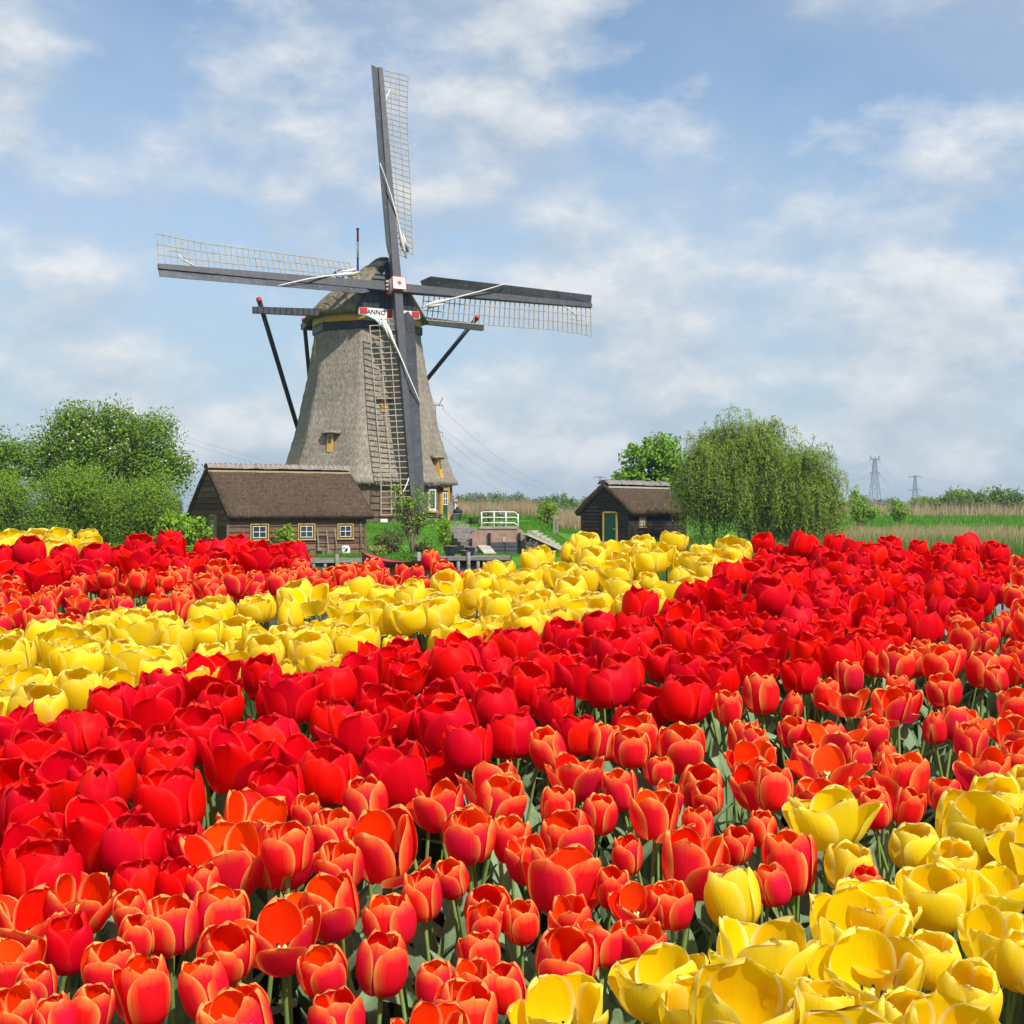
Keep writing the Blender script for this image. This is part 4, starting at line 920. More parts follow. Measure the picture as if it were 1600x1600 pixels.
# ------------------------------------------------------------------ trees and shrubs
def zl(x, y): return float(zland(x, y))
def gp(px, Y, dz=0.0):                    # on the ground of the polder, Y metres away
    x = (px - 800) / F * Y; return Vector((x, Y, zl(x, Y) + dz))
def tree(name, label, cat, base, crown, ncl, per, ln, wd, sig, m, bark='bark', tr=.14, trunk_h=None, group=None, up=.25, shell=.55, limbs=70, forks=1, extra=None, sub=None):
    """crown: ellipsoids (dx, dy, z, rx, ry, rz) about the base; leaves sit in clumps at the ends of limbs"""
    o = thing(name, label, cat, base, 0, group); vol = np.array([c[3] * c[4] * c[5] for c in crown]); cl = []
    for k in rng.choice(len(crown), ncl, p=vol / vol.sum()):
        c = crown[k]; d = rng.normal(0, 1, 3); d /= np.linalg.norm(d); r = rng.uniform(0, 1) ** (1 / 3) * (1 - shell) + shell * rng.uniform(.7, 1.06)
        cl.append((c[0] + d[0] * c[3] * r, c[1] + d[1] * c[4] * r, c[2] + d[2] * c[5] * r))
    cl = np.array(cl); zlow = min(c[2] - c[5] for c in crown); ztop = max(c[2] + c[5] for c in crown)
    cl[:, 2] = np.maximum(cl[:, 2], .15)
    th_ = trunk_h or (zlow + (ztop - zlow) * .45)
    b = MB(); lean = random.uniform(-.25, .25)
    if forks == 1: stems = [[Vector((0, 0, -.15)), Vector((lean * .3, 0, th_ * .5)), Vector((lean, 0, th_))]]
    else:
        stems = []
        for q in range(forks):
            a = q * 2 * math.pi / forks + random.random(); e = crown[q % len(crown)]; rr = random.uniform(.15, .6)
            stems.append([Vector((0, 0, -.15)), Vector((math.cos(a) * .06, math.sin(a) * .06, th_ * .35)), Vector((e[0] * .5 + math.cos(a) * e[3] * rr, e[1] * .5 + math.sin(a) * e[4] * rr, th_))])
    for s in stems: b.tube(s, [tr, tr * .8, tr * .45], 7)
    for k in range(min(limbs, ncl)):
        s = random.choice(stems); f = random.uniform(.35, 1); p = s[1].lerp(s[2], f) if f > .4 else s[0].lerp(s[1], f + .5); e = Vector(cl[k])
        if e.z < p.z - .3: p = s[0].lerp(s[1], .7)
        mdl = p.lerp(e, .5) + Vector((random.uniform(-.2, .2), random.uniform(-.2, .2), (e - p).length * .10)); b.tube([p, mdl, e], [tr * .35, tr * .22, tr * .06], 4, cap=False)
    b.build('trunk', M[bark], o)
    n = ncl * per; off_c = np.clip(rng.normal(0, 1, (n, 3)), -1.7, 1.7); C = np.repeat(cl, per, 0) + off_c * sig * np.repeat(rng.uniform(.6, 1.35, (ncl, 1)), per, 0)
    ctr = np.array([crown[0][0], crown[0][1], crown[0][2]]); D = C - ctr; D /= np.linalg.norm(D, axis=1, keepdims=True) + 1e-6; D[:, 2] += up
    C[:, 2] = np.maximum(C[:, 2], .03)
    cr = leafcloud('crown', C, D, ln, wd, M[m], o, kind=None, face=off_c * .55 + D * .5 + [0, 0, .45])
    if extra:
        k = rng.choice(n, extra); leafcloud('blossom', C[k] + D[k] * .16, rng.normal(0, 1, (extra, 3)), .12, .11, M['blossom'], o)
    return o
# blossoming apple and its neighbours at the left
tree('blossom_tree', 'broad green tree dotted with white blossom behind the pale shrubs', 'tree', gp(160, 71), [(0, 0, 5.0, 3.0, 2.6, 2.3), (2.7, 0, 5.6, 1.4, 1.6, 1.5), (3.2, -.2, 4.0, 1.5, 1.5, 1.3), (-2.9, 0, 4.6, 1.6, 1.8, 1.5), (.5, 0, 7.0, 1.5, 1.5, .9), (-1.4, 0, 6.6, 1.3, 1.3, .8), (2.3, -.3, 6.8, .8, 1.0, .6)], 210, 165, .17, .12, .40, 'leaf_apple', tr=.22, shell=.6, extra=2600)
tree('leafy_tree', 'dark green tree cut by the edge of the view before the blossom tree', 'tree', gp(-20, 68), [(0, 0, 4.6, 1.7, 1.7, 2.0)], 90, 105, .17, .12, .30, 'leaf_apple', tr=.15, extra=120)
shr = 'pale green willow shrubs along the canal at the left shed'
tree('willow_shrub', 'pale green willow shrub nearest the picture edge, under the dark tree', 'shrub', gp(20, 64.2), [(0, 0, 2.2, 2.2, 1.4, 2.0), (-.8, 0, 3.2, 1.2, 1, 1.1)], 190, 105, .12, .07, .32, 'leaf_shrub', forks=5, tr=.06, group=shr, up=.9, shell=.2)
tree('willow_shrub', 'largest pale green willow shrub below the middle of the blossom tree', 'shrub', gp(125, 65), [(0, 0, 2.3, 2.3, 1.5, 2.1), (1.0, 0, 2.4, 1.8, 1.3, 1.9), (-.7, 0, 3.6, 1.1, 1.0, .9)], 250, 105, .12, .07, .32, 'leaf_shrub', forks=6, tr=.06, group=shr, up=.9, shell=.2)
tree('willow_shrub', 'pale green willow shrub between the largest shrub and the brown shed', 'shrub', gp(215, 64), [(0, 0, 1.9, 2.0, 1.3, 2.0), (.9, 0, 2.7, 1.1, 1.1, 1.5)], 190, 105, .12, .07, .32, 'leaf_shrub', forks=5, tr=.06, group=shr, up=.9, shell=.2)
tree('twiggy_shrub', 'loose bright shrub whose twigs reach over the gable of the brown shed', 'shrub', gp(277, 62.2), [(0, 0, 1.9, 1.1, .9, 1.8), (.8, 0, 2.6, .8, .6, .6), (1.1, .2, 1.5, .7, .5, .7), (-.2, 0, 3.0, .7, .6, .8)], 120, 40, .17, .12, .17, 'leaf_young', 'bark_light', forks=4, tr=.05, up=.5, shell=.3)
tree('low_bush', 'low bright green bush at the foot of the shed gable', 'shrub', gp(305, 61.9), [(0, 0, .55, .9, .6, .6)], 60, 45, .15, .09, .16, 'leaf_shrub', forks=4, tr=.03, shell=.2)
p = at1(2.75, -.75, 0)
tree('climbing_shrub', 'leafy green shrub growing up the wall between two shed windows', 'shrub', p, [(0, 0, .85, .42, .25, .75), (.35, -.1, .45, .35, .25, .4)], 40, 32, .16, .11, .12, 'leaf_young', forks=3, tr=.03, shell=.2)
# young tree before the mill, flower border
yt = gp(644, 65.4)
tree('young_tree', 'young tree with a forked trunk and bright leaves before the mill sail', 'tree', yt, [(0, 0, 2.15, .75, .55, .85), (-.75, 0, 2.75, .32, .3, .95), (.15, 0, 3.1, .4, .3, .6), (.8, 0, 2.9, .35, .3, .75), (1.1, 0, 1.7, .45, .4, .4)], 100, 15, .12, .09, .12, 'leaf_young', 'bark_light', tr=.085, trunk_h=1.5, forks=3, shell=.2, limbs=95, up=.6)
bd = 'small shrubs in the border below the mill lawn'
tree('border_shrub', 'reddish green border shrub between the brown shed and the young tree', 'shrub', gp(607, 65.6), [(0, 0, .65, .75, .5, .65)], 60, 30, .12, .07, .14, 'leaf_brown', forks=4, tr=.025, group=bd, shell=.3)
tree('border_shrub', 'pink flowering low plant beside the corner of the brown shed', 'shrub', gp(592, 64.3), [(0, 0, .25, .35, .3, .22)], 26, 20, .11, .08, .1, 'leaf_young', forks=3, tr=.02, group=bd, extra=0)
n = 50; C = np.array(gp(592, 64.2)) + np.stack([rng.normal(0, .22, n), rng.normal(0, .15, n), rng.uniform(.2, .55, n)], 1); leafcloud('petal', C - np.array(bpy.data.objects['border_shrub.001'].location), rng.normal(0, 1, (n, 3)), .08, .08, M['flower_pink'], bpy.data.objects['border_shrub.001'])
tree('border_shrub', 'dark low bush just past the young tree trunk', 'shrub', gp(660, 66.2), [(0, 0, .35, .55, .4, .35)], 36, 26, .12, .08, .12, 'leaf_brown', forks=3, tr=.02, group=bd)
tree('border_shrub', 'slender yellow-green sapling rising from the largest blue pot', 'shrub', gp(694, 64.6), [(0, 0, 1.1, .35, .3, .7), (.0, 0, 1.9, .12, .1, .35)], 40, 16, .12, .08, .1, 'leaf_young', 'bark_light', forks=2, tr=.02, group=bd)
n = 60; C = np.array(gp(575, 64)) + np.stack([rng.normal(0, .12, n), rng.normal(0, .1, n), rng.uniform(.05, .2, n)], 1)
o = thing('violet_plant', 'tiny violet flowers at the corner of the brown shed', 'flowers', gp(575, 64)); leafcloud('petal', C - np.array(o.location), rng.normal(0, 1, (n, 3)), .07, .07, M['flower_purple'], o)
MB().tube([(0, 0, 0), (.01, 0, .15)], .01, 5).build('stem', M['stem'], o)
for px, Y, lab in ((851, 79, 'staked yellow-green sapling nearer the lock'), (862, 79.6, 'staked yellow-green sapling nearer the small shed')):
    tree('sapling', lab, 'tree', gp(px, Y), [(0, 0, .95, .55, .4, .65)], 30, 18, .15, .1, .13, 'leaf_young', 'bark_light', tr=.035, group='staked saplings on the dike')
# weeping willow: limbs, then hanging withes with leaves along them
wb_ = gp(1175, 71.5); wo = thing('weeping_willow', 'large weeping willow hanging over the roof of the small dark shed', 'tree', wb_)
b = MB(); ends = []; LV = []; LD = []; LN = []; strands = MB()
wl_cent = [(-1.9, 0, 4.3, 2.3, 2.2, 2.5), (-.3, .2, 5.1, 2.3, 2.3, 2.7), (2.0, 0, 3.8, 2.2, 2.1, 2.5), (3.1, -.2, 2.8, 1.7, 1.6, 2.0)]
b.tube([(0, 0, -.2), (.1, 0, .9), (-.1, 0, 1.9)], [.45, .36, .34], 9)
limb_t = []
for q in range(9):
    a = q * 2 * math.pi / 9 + random.uniform(-.3, .3); rr = random.uniform(1.4, 3.6); e = Vector((math.cos(a) * rr * 1.15, math.sin(a) * rr * .8, random.uniform(4.0, 6.3) - rr * .35))
    m1 = Vector((math.cos(a) * rr * .35, math.sin(a) * rr * .3, 2.9)); b.tube([(-.1, 0, 1.5), m1, m1.lerp(e, .55) + Vector((0, 0, .4)), e], [.24, .17, .10, .04], 6); limb_t.append((m1, e))
tufts = []
for k in range(250):
    c = wl_cent[rng.choice(4, p=[.28, .32, .24, .16])]; d = rng.normal(0, 1, 3); d[2] = d[2] * .9 + .25; d /= np.linalg.norm(d); r = rng.uniform(.55, 1.02)
    p = np.array([c[0] + d[0] * c[3] * r, c[1] + d[1] * c[4] * r, c[2] + d[2] * c[5] * r])
    if p[0] < -3.9 and p[2] < 5: continue
    tufts.append((p, d, rng.uniform(.7, 2.1), rng.uniform(.3, .6)))
for k in range(4600):
    tp_, d, tl, ts = tufts[rng.integers(len(tufts))]; p = tp_ + rng.normal(0, 1, 3) * ts * [1, 1, .6]; p[2] = max(p[2], .5)
    out = np.array([d[0], d[1], 0]) * rng.uniform(.15, .75) + rng.normal(0, .2, 3) * [1, 1, 0]
    L_ = min(tl * rng.uniform(.5, 1.5), p[2] - .08); n_ = max(4, int(L_ * 13)); t = np.linspace(0, 1, n_)[:, None]
    wob = rng.normal(0, .2, 3) * [1, 1, 0]
    pts = p + out * np.sin(t * 1.6) + wob * t ** 2 + np.array([0, 0, .5]) * np.sin(np.minimum(t * 3.2, np.pi)) * rng.uniform(.2, .7) - np.array([0, 0, 1]) * L_ * t ** 1.5
    LV.append(np.repeat(pts, 2, 0) + rng.normal(0, .075, (2 * n_, 3))); dd = rng.normal(0, .5, (2 * n_, 3)); dd[:, 2] -= .9; LD.append(dd); LN.append(np.repeat([d * .7 + [0, 0, .35]], 2 * n_, 0))
    if k % 2 == 0: strands.tube([Vector(q) for q in pts[:: max(1, n_ // 3)]], .009, 3, cap=False)
    if k % 12 == 0: 
        m1, e = min(limb_t, key=lambda q: (q[1] - Vector(p)).length); b.tube([m1.lerp(e, .7), m1.lerp(Vector(p), .75) + Vector((0, 0, .3)), Vector(p)], [.05, .03, .012], 4, cap=False)
b.build('trunk', M['bark'], wo); tag(strands.build('withes', M['bark_light'], wo), kind='stuff')
leafcloud('crown', np.concatenate(LV), np.concatenate(LD), .16, .052, M['leaf_willow'], wo, kind=None, face=np.concatenate(LN))
n = 2600; C = np.stack([rng.uniform(-3.6, 4.3, n), rng.uniform(-2.4, -.6, n), rng.uniform(.02, .9, n) * rng.uniform(.3, 1, n)], 1)
o = thing('tall_herbs', 'dark green weeds growing under the weeping willow', 'weeds', wb_); leafcloud('leaf', C, rng.normal(0, .5, (n, 3)) + [0, 0, 1], .3, .07, M['leaf_shrub'], o)
MB().tube([(0, -1.2, -.1), (.05, -1.2, .7)], .02, 5).build('stem', M['stem'], o)
tree('maple_tree', 'round bright green tree behind the roof of the small dark shed', 'tree', gp(1016, 86), [(0, 0, 4.4, 2.3, 2.0, 2.6), (.8, 0, 5.9, 1.6, 1.3, 1.3), (-1.2, 0, 3.6, 1.3, 1.3, 1.6), (2.0, 0, 4.4, 1.8, 1.4, 2.0)], 170, 48, .27, .22, .26, 'leaf_maple', tr=.18, shell=.45, up=.4)
tree('young_tree', 'young fruit tree with spreading bright branches in the meadow grass', 'tree', gp(1345, 99), [(0, 0, 1.7, .75, .6, .8), (-.5, 0, 2.6, .35, .3, .95), (.1, 0, 2.5, .3, .3, .8), (1.0, 0, 1.9, .6, .4, .4)], 90, 26, .19, .13, .15, 'leaf_young', tr=.06, trunk_h=1.6, forks=2, shell=.2, up=.5)
tree('young_tree', 'slim yellow-green sapling standing farther back in the meadow', 'tree', gp(1406, 122), [(0, 0, 1.3, .8, .5, 1.1)], 45, 20, .22, .15, .2, 'leaf_young', tr=.05, trunk_h=1.2, forks=2, up=.4)

# bushes and woods far off
fw = 'trees of the distant wood beyond the reeds'
far = []
xs = np.linspace(712, 905, 15)
for k, px in enumerate(xs):
    Y = 330 + 60 * ((k * 7) % 5) / 5; h = (800 - [778, 776, 772, 774, 771, 773, 776, 774, 778, 780, 777, 774, 776, 780, 784][k]) / F * Y + .75
    far.append((px, Y, h, h * random.uniform(.42, .6), 'leaf_far' if k % 3 else 'leaf_far_bare'))
for k, px in enumerate(np.linspace(920, 1330, 16)): far.append((px, 520 + 20 * (k % 4), random.uniform(5, 7.5), 4.2, 'leaf_far_bare' if k % 2 else 'leaf_far'))
for k, px in enumerate(np.linspace(-40, 700, 20)): far.append((px, 560 + 20 * (k % 4), random.uniform(5, 7.5), 4.5, 'leaf_far_bare' if k % 2 else 'leaf_far'))
for k, px in enumerate(np.linspace(1345, 1640, 14)): far.append((px, 430 + 30 * (k % 3), random.uniform(3.6, 6.0), 4.0, 'leaf_far_bare' if k % 2 else 'leaf_far'))
for k, (px, Y, h, r_, m) in enumerate(far):
    lab = 'greyish budding tree in the low wood along the horizon' if m == 'leaf_far_bare' else 'green tree in the low wood along the horizon'
    tree('far_tree', lab, 'tree', gp(px, Y), [(0, 0, h * .52, r_, r_ * .7, h * .5)], 55, 16, Y * .0017, Y * .0013, h * .11, m, tr=.2, limbs=14, group='far green trees' if m == 'leaf_far' else 'far budding trees', shell=.4)
tree('conifer', 'dark pointed conifer at the end of the distant wood beside the small shed', 'tree', gp(882, 300), [(0, 0, 1.6, 1.5, 1.3, 1.6), (0, 0, 3.2, 1.0, 1, 1.6), (0, 0, 4.3, .5, .5, 1.0)], 70, 16, .5, .3, .25, 'leaf_apple', tr=.15, limbs=10)
for k, (px, h, r_) in enumerate(((1449, 3.0, 2.6), (1468, 2.3, 2.2), (1480, 3.2, 2.6), (1497, 4.4, 2.6), (1513, 3.6, 2.5), (1530, 3.3, 2.3), (1546, 4.2, 2.4), (1562, 4.5, 2.6), (1580, 4.0, 2.4), (1605, 2.6, 2.6), (1630, 3.5, 2.6))):
    tree('hedge_bush', 'loose green bush in the hedge beyond the brown reeds', 'shrub', gp(px, 195), [(0, 0, h * .55, r_, 1.4, h * .5)], 60, 20, .42, .26, .36, 'leaf_shrub' if k % 3 == 0 else 'leaf_far', forks=4, tr=.07, limbs=30, group='bushes of the meadow hedge', up=.5)

# grass, reeds
def blades(name, X, Y, h, wd, m, lean=.25, z0=-.02):
    n = len(X); h = h * (.85 + .3 * np.sin(X * 1.3 + Y * .7) * np.sin(X * .53 - Y * 1.1) + .22 * np.sin(X * 3.7 + Y * 2.9)); Z = zland(X, Y) + z0; a = rng.uniform(0, math.pi, n); hh = h * rng.uniform(.55, 1.25, n); cx, cy = np.cos(a) * wd / 2, np.sin(a) * wd / 2
    lx, ly = rng.normal(0, lean, n) * hh, rng.normal(0, lean, n) * hh; Bp = np.stack([X, Y, Z], -1); cr = np.stack([cx, cy, np.zeros(n)], -1)
    V = np.stack([Bp - cr, Bp + cr, Bp + np.stack([lx, ly, hh], -1)], 1).reshape(-1, 3)
    return tag(link(bpy.data.objects.new(name, arr_mesh(name, V, [np.arange(3 * n).reshape(n, 3)], m, smooth=False))), kind='stuff')
def patch(n, px0, px1, y0, y1, pw=1.0):
    Y = y0 + (y1 - y0) * rng.uniform(0, 1, n) ** pw; return (rng.uniform(px0, px1, n) - 800) / F * Y, Y
X, Y = patch(70000, 545, 920, 64, 79); k = ~((np.abs(X - (-2.9)) < .9) & (Y < 71.5) & (X < 2)); blades('lawn_grass', X[k], Y[k], .13, .035, M['grass_blade'], .4)
X, Y = patch(26000, 440, 800, 63.3, 66); blades('bank_grass', X, Y, .16, .035, M['grass_blade'], .4)
X, Y = patch(40000, 1020, 1700, 63.2, 82); blades('meadow_grass', X, Y, .75, .04, M['tall_grass'], .18)
X, Y = patch(26000, 1280, 1700, 100, 175); blades('far_meadow_grass', X, Y, .45, .10, M['grass_blade'], .25)
X, Y = patch(60000, 1290, 1700, 76, 101); k = (np.sin(X * .9 + Y * .5) + np.sin(X * .37 - Y * .8) + rng.normal(0, .8, len(X))) > -.2; blades('dry_meadow_grass', X[k], Y[k], .85, .035, M['dry_grass'], .16)
X, Y = patch(3500, 1200, 1700, 64, 78); blades('dry_stalks', X, Y, 1.0, .035, M['dry_grass'], .16)
X, Y = patch(26000, 712, 915, 104, 128); blades('reed_bed', X, Y, 1.35, .05, M['reed'], .12)
X, Y = patch(30000, 905, 1700, 176, 215); blades('far_reed_bed', X, Y, 2.0, .10, M['reed'], .12)
X, Y = patch(5000, 712, 915, 100, 106); blades('reed_foot_grass', X, Y, .5, .06, M['grass_blade'], .2)
X, Y = patch(9000, -60, 480, 63.2, 64.5); blades('shore_grass', X, Y, .45, .035, M['tall_grass'], .25)
k = 90; X, Y = patch(k, 600, 700, 66, 76); C = np.stack([X, Y, zland(X, Y) + .12], -1); leafcloud('daisies', C, rng.normal(0, 1, (k, 3)), .06, .06, M['blossom'])

# pylons and power lines
def pylon(label, px, py, Y, kind, parts=True):
    base = gp(px, Y); top = CZ - (py - 800) / F * Y; H = top - base.z
    o = thing('power_pylon', label, 'pylon', base, R(random.uniform(-10, 10)), 'lattice pylons along the horizon'); t = .00036 * Y
    zs = [0, .18, .34, .48, .60, .70, .79, .87, .94] if kind == 'v' else [0, .2, .38, .54, .68, .8, .9, 1.0]
    hw = lambda f: H * (.085 * (1 - f) ** 1.3 + .020); b = MB(); b2 = MB()
    for z0, z1 in zip(zs[:-1], zs[1:]):
        a, c = hw(z0), hw(z1)
        for sx_ in (-1, 1):
            for sy in (-1, 1): b.bar((sx_ * a, sy * a, z0 * H), (sx_ * c, sy * c, z1 * H), t, t)
        for sy in (-1, 1):
            b2.bar((-a, sy * a, z0 * H), (c, sy * c, z1 * H), t * .7, t * .7); b2.bar((a, sy * a, z0 * H), (-c, sy * c, z1 * H), t * .7, t * .7)
            b2.bar((sy * a, -a, z0 * H), (sy * c, c, z1 * H), t * .7, t * .7); b2.bar((-c, sy * c, z1 * H), (c, sy * c, z1 * H), t * .7, t * .7)
    b.build('leg', M['pylon'], o); b2.build('cross_bracing', M['pylon'], o)
    tips = []
    if kind == 'v':
        b = MB(); q = H * .088
        for s in (-1, 1): b.bar((0, 0, .93 * H), (s * q * .6, 0, .935 * H), t * 2, t * 2.4); b.bar((s * q * .6, 0, .93 * H), (s * q, 0, 1.0 * H), t * 2, t * 2.4); b.bar((s * q * .3, 0, .93 * H), (0, 0, .985 * H), t, t)
        b.build('forked_head', M['pylon'], o); arms = [(.93, .09), (.70, .085)]
    else: arms = [(.97, .17), (.62, .17)]
    for f, wa_ in arms:
        b = MB()
        for s in (-1, 1): b.bar((0, 0, f * H), (s * wa_ * H, 0, f * H), t * 1.6, t * 1.6); b.bar((0, 0, f * H + H * .03), (s * wa_ * H, 0, f * H), t, t)
        b.build('cross_arm', M['pylon'], o)
        for s in (-1, 1): tips.append(base + Vector((s * wa_ * H, 0, f * H - H * .035)))
    b = MB()
    for p in tips: q = p - base; b.tube([q, q + Vector((0, 0, H * .035))], t * .6, 4)
    tag(b.build('insulator', M['glass'], o), kind='stuff')
    return tips
T1 = pylon('pylon top with a forked head rising over the blossom tree', 190, 637, 600, 'v')
T2 = pylon('pylon hidden behind the mill with only its tip showing at the thatch', 676, 621, 560, 'v')
T3 = pylon('small pylon tip just over the ridge of the small dark shed', 938, 744, 1250, 't')
T4 = pylon('tall pylon with a forked head standing past the weeping willow', 1367, 712, 1000, 'v')
T5 = pylon('shorter pylon with flat crossarms farther along the meadow horizon', 1430, 743, 1350, 't')
def cables(label, A, B, sag):
    o = thing('power_line', label, 'power line', (0, 0, 0), 0, 'cables between the pylons')
    for p, q in zip(A, B):
        pts = [p.lerp(q, f) - UP * sag * 4 * f * (1 - f) for f in np.linspace(0, 1, 13)]; d = (p.y + q.y) / 2
        MB().tube(pts, d * .00007, 3, cap=False).build('cable', M['pylon'], o)
def off(T, v): return [t + Vector(v) for t in T]
cables('cables dropping from the pylon over the blossom tree towards the mill', T1, T3, 26)
cables('cables dropping from behind the mill towards the small shed', T2, T3, 22)
cables('cables leaving the view beyond the blossom tree', T1, off(T1, (-300, -60, 2)), 9)
cables('cables running behind the willow to the tall pylon', T3, T4, 14)
cables('cables between the tall and the shorter pylon', T4, T5, 12)
cables('cables leaving the view past the shorter pylon', T5, off(T5, (420, 200, -6)), 12)

# ------------------------------------------------------------------ the air: far things fade to blue
hz = MB().box((0, 2990, 28.0), (7100, 6130, 64.0)).build('haze', [], None)
hm = bpy.data.materials.new('haze'); hm.use_nodes = True; hm.node_tree.nodes.clear()
ho = hm.node_tree.nodes.new('ShaderNodeOutputMaterial'); hv = hm.node_tree.nodes.new('ShaderNodeVolumePrincipled')
hv.inputs['Color'].default_value = (.70, .84, 1.0, 1); hv.inputs['Density'].default_value = .00028; hv.inputs['Anisotropy'].default_value = .2
hm.node_tree.links.new(hv.outputs[0], ho.inputs['Volume']); hz.data.materials.append(hm); tag(hz, kind='stuff')

# ------------------------------------------------------------------ the tulips
VP = np.array([0, .06, .2, .45, .7, .88, 1.0])
def sm(v, xp, fp):
    xp = list(xp) + [1.2]; fp = list(fp) + [fp[-1] + (fp[-1] - fp[-2]) * .2 / (xp[-2] - xp[-3])]
    return sum(np.interp(v + o, xp, fp) for o in (-.07, -.035, 0, .035, .07)) / 5
def petal_arr(H, hw, rp, az, open_, k, wav, seed, point=.12, nu=6, nv=10, curl=0.0):
    g = np.random.default_rng(seed); v = np.linspace(0, 1, nv + 1); u = np.linspace(-1, 1, nu + 1)
    v = 1 - (1 - v) ** 1.55; r = sm(v, VP, rp) * k; r[0] = .004; z = H * sm(v, VP, [0, .012, .12, .41, .70, .89, 1.0]); z[0] = 0
    wv = hw * sm(v, [0, .06, .2, .45, .6, 1], [.2, .40, .74, .98, 1.0, 1.0])  * np.sqrt(np.clip(1 - (np.clip(v - .58, 0, 1) / .42) ** 2, .0004, 1)) ** (1.45 - 3 * point)
    Rc = np.maximum(r, .66 * max(rp)); Vv, Uu = np.meshgrid(v, u, indexing='ij')
    ph = g.uniform(0, 6, 3); a = az + Uu * (wv / Rc)[:, None]
    rr = r[:, None] * (1 - .05 * Uu ** 2) + wav * (np.sin(Uu * 4.2 + ph[0] + Vv * 3) * Vv ** 2 + .6 * np.sin(Vv * 9 + ph[1] + Uu * 2) * np.abs(Uu) * Vv) + curl * Vv ** 4
    rr -= .06 * max(rp) * (1 - np.abs(Uu) ** .7) * 0 + .0
    zz_ = z[:, None] + wav * .8 * np.sin(Uu * 5 + ph[2]) * Vv ** 3 - H * .05 * (Uu ** 2) * Vv
    x = rr * np.cos(a - az); y = rr * np.sin(a - az)
    an = open_ * Vv ** .55; c, s = np.cos(an), np.sin(an)
    x, zz_ = x * c + zz_ * s, -x * s * .55 + zz_ * c
    X = x * math.cos(az) - y * math.sin(az); Y = x * math.sin(az) + y * math.cos(az)
    V = np.stack([X, Y, zz_], -1).reshape(-1, 3); i = np.arange((nv + 1) * (nu + 1)).reshape(nv + 1, nu + 1)
    Fq = np.stack([i[:-1, :-1], i[:-1, 1:], i[1:, 1:], i[1:, :-1]], -1).reshape(-1, 4)
    return V, Fq, np.stack([(Uu + 1) / 2, Vv], -1).reshape(-1, 2)
def leaf_arr(L, wd, az, lean, seed, nu=4, nv=8):
    g = np.random.default_rng(seed); t = np.linspace(0, 1, nv + 1); u = np.linspace(-1, 1, nu + 1); T_, U_ = np.meshgrid(t, u, indexing='ij')
    wv = wd * sm(t, [0, .12, .4, .7, .9, 1], [.45, .7, 1, .78, .35, 0]); wv[-1] = .0006
    rad = L * (.04 + .16 * T_ + lean * .62 * T_ ** 2); z = L * (T_ * (1 - .18 * lean) - lean * .42 * T_ ** 3) ; tw = g.uniform(-.7, .7) * T_
    lat = U_ * wv[:, None]; fold = np.abs(U_) * wv[:, None] * (.55 - .3 * T_) + .006 * np.sin(T_ * 9 + g.uniform(0, 6)) * np.abs(U_)
    x = rad - fold * .8 + lat * np.sin(tw) * .3; y = lat * np.cos(tw); z = z + fold * .25
    X = x * math.cos(az) - y * math.sin(az); Y = x * math.sin(az) + y * math.cos(az)
    V = np.stack([X, Y, z - .02], -1).reshape(-1, 3); i = np.arange((nv + 1) * (nu + 1)).reshape(nv + 1, nu + 1)
    return V, np.stack([i[:-1, :-1], i[:-1, 1:], i[1:, 1:], i[1:, :-1]], -1).reshape(-1, 4), np.stack([(U_ + 1) / 2, T_], -1).reshape(-1, 2)
def stem_arr(h, lean, seed, n=6, k=5):
    g = np.random.default_rng(seed); t = np.linspace(0, 1, k + 1); b = g.normal(0, .010, 2); vs = []
    for q in t:
        c = np.array([b[0] * math.sin(q * math.pi), b[1] * math.sin(q * math.pi), -.10 + (h + .10) * q]); r = .0036 - .0006 * q
        for j in range(n): vs.append(c + [r * math.cos(2 * math.pi * j / n), r * math.sin(2 * math.pi * j / n), 0])
    fs = [(a * n + j, a * n + (j + 1) % n, (a + 1) * n + (j + 1) % n, (a + 1) * n + j) for a in range(k) for j in range(n)]
    return np.array(vs), np.array(fs), np.zeros((len(vs), 2))

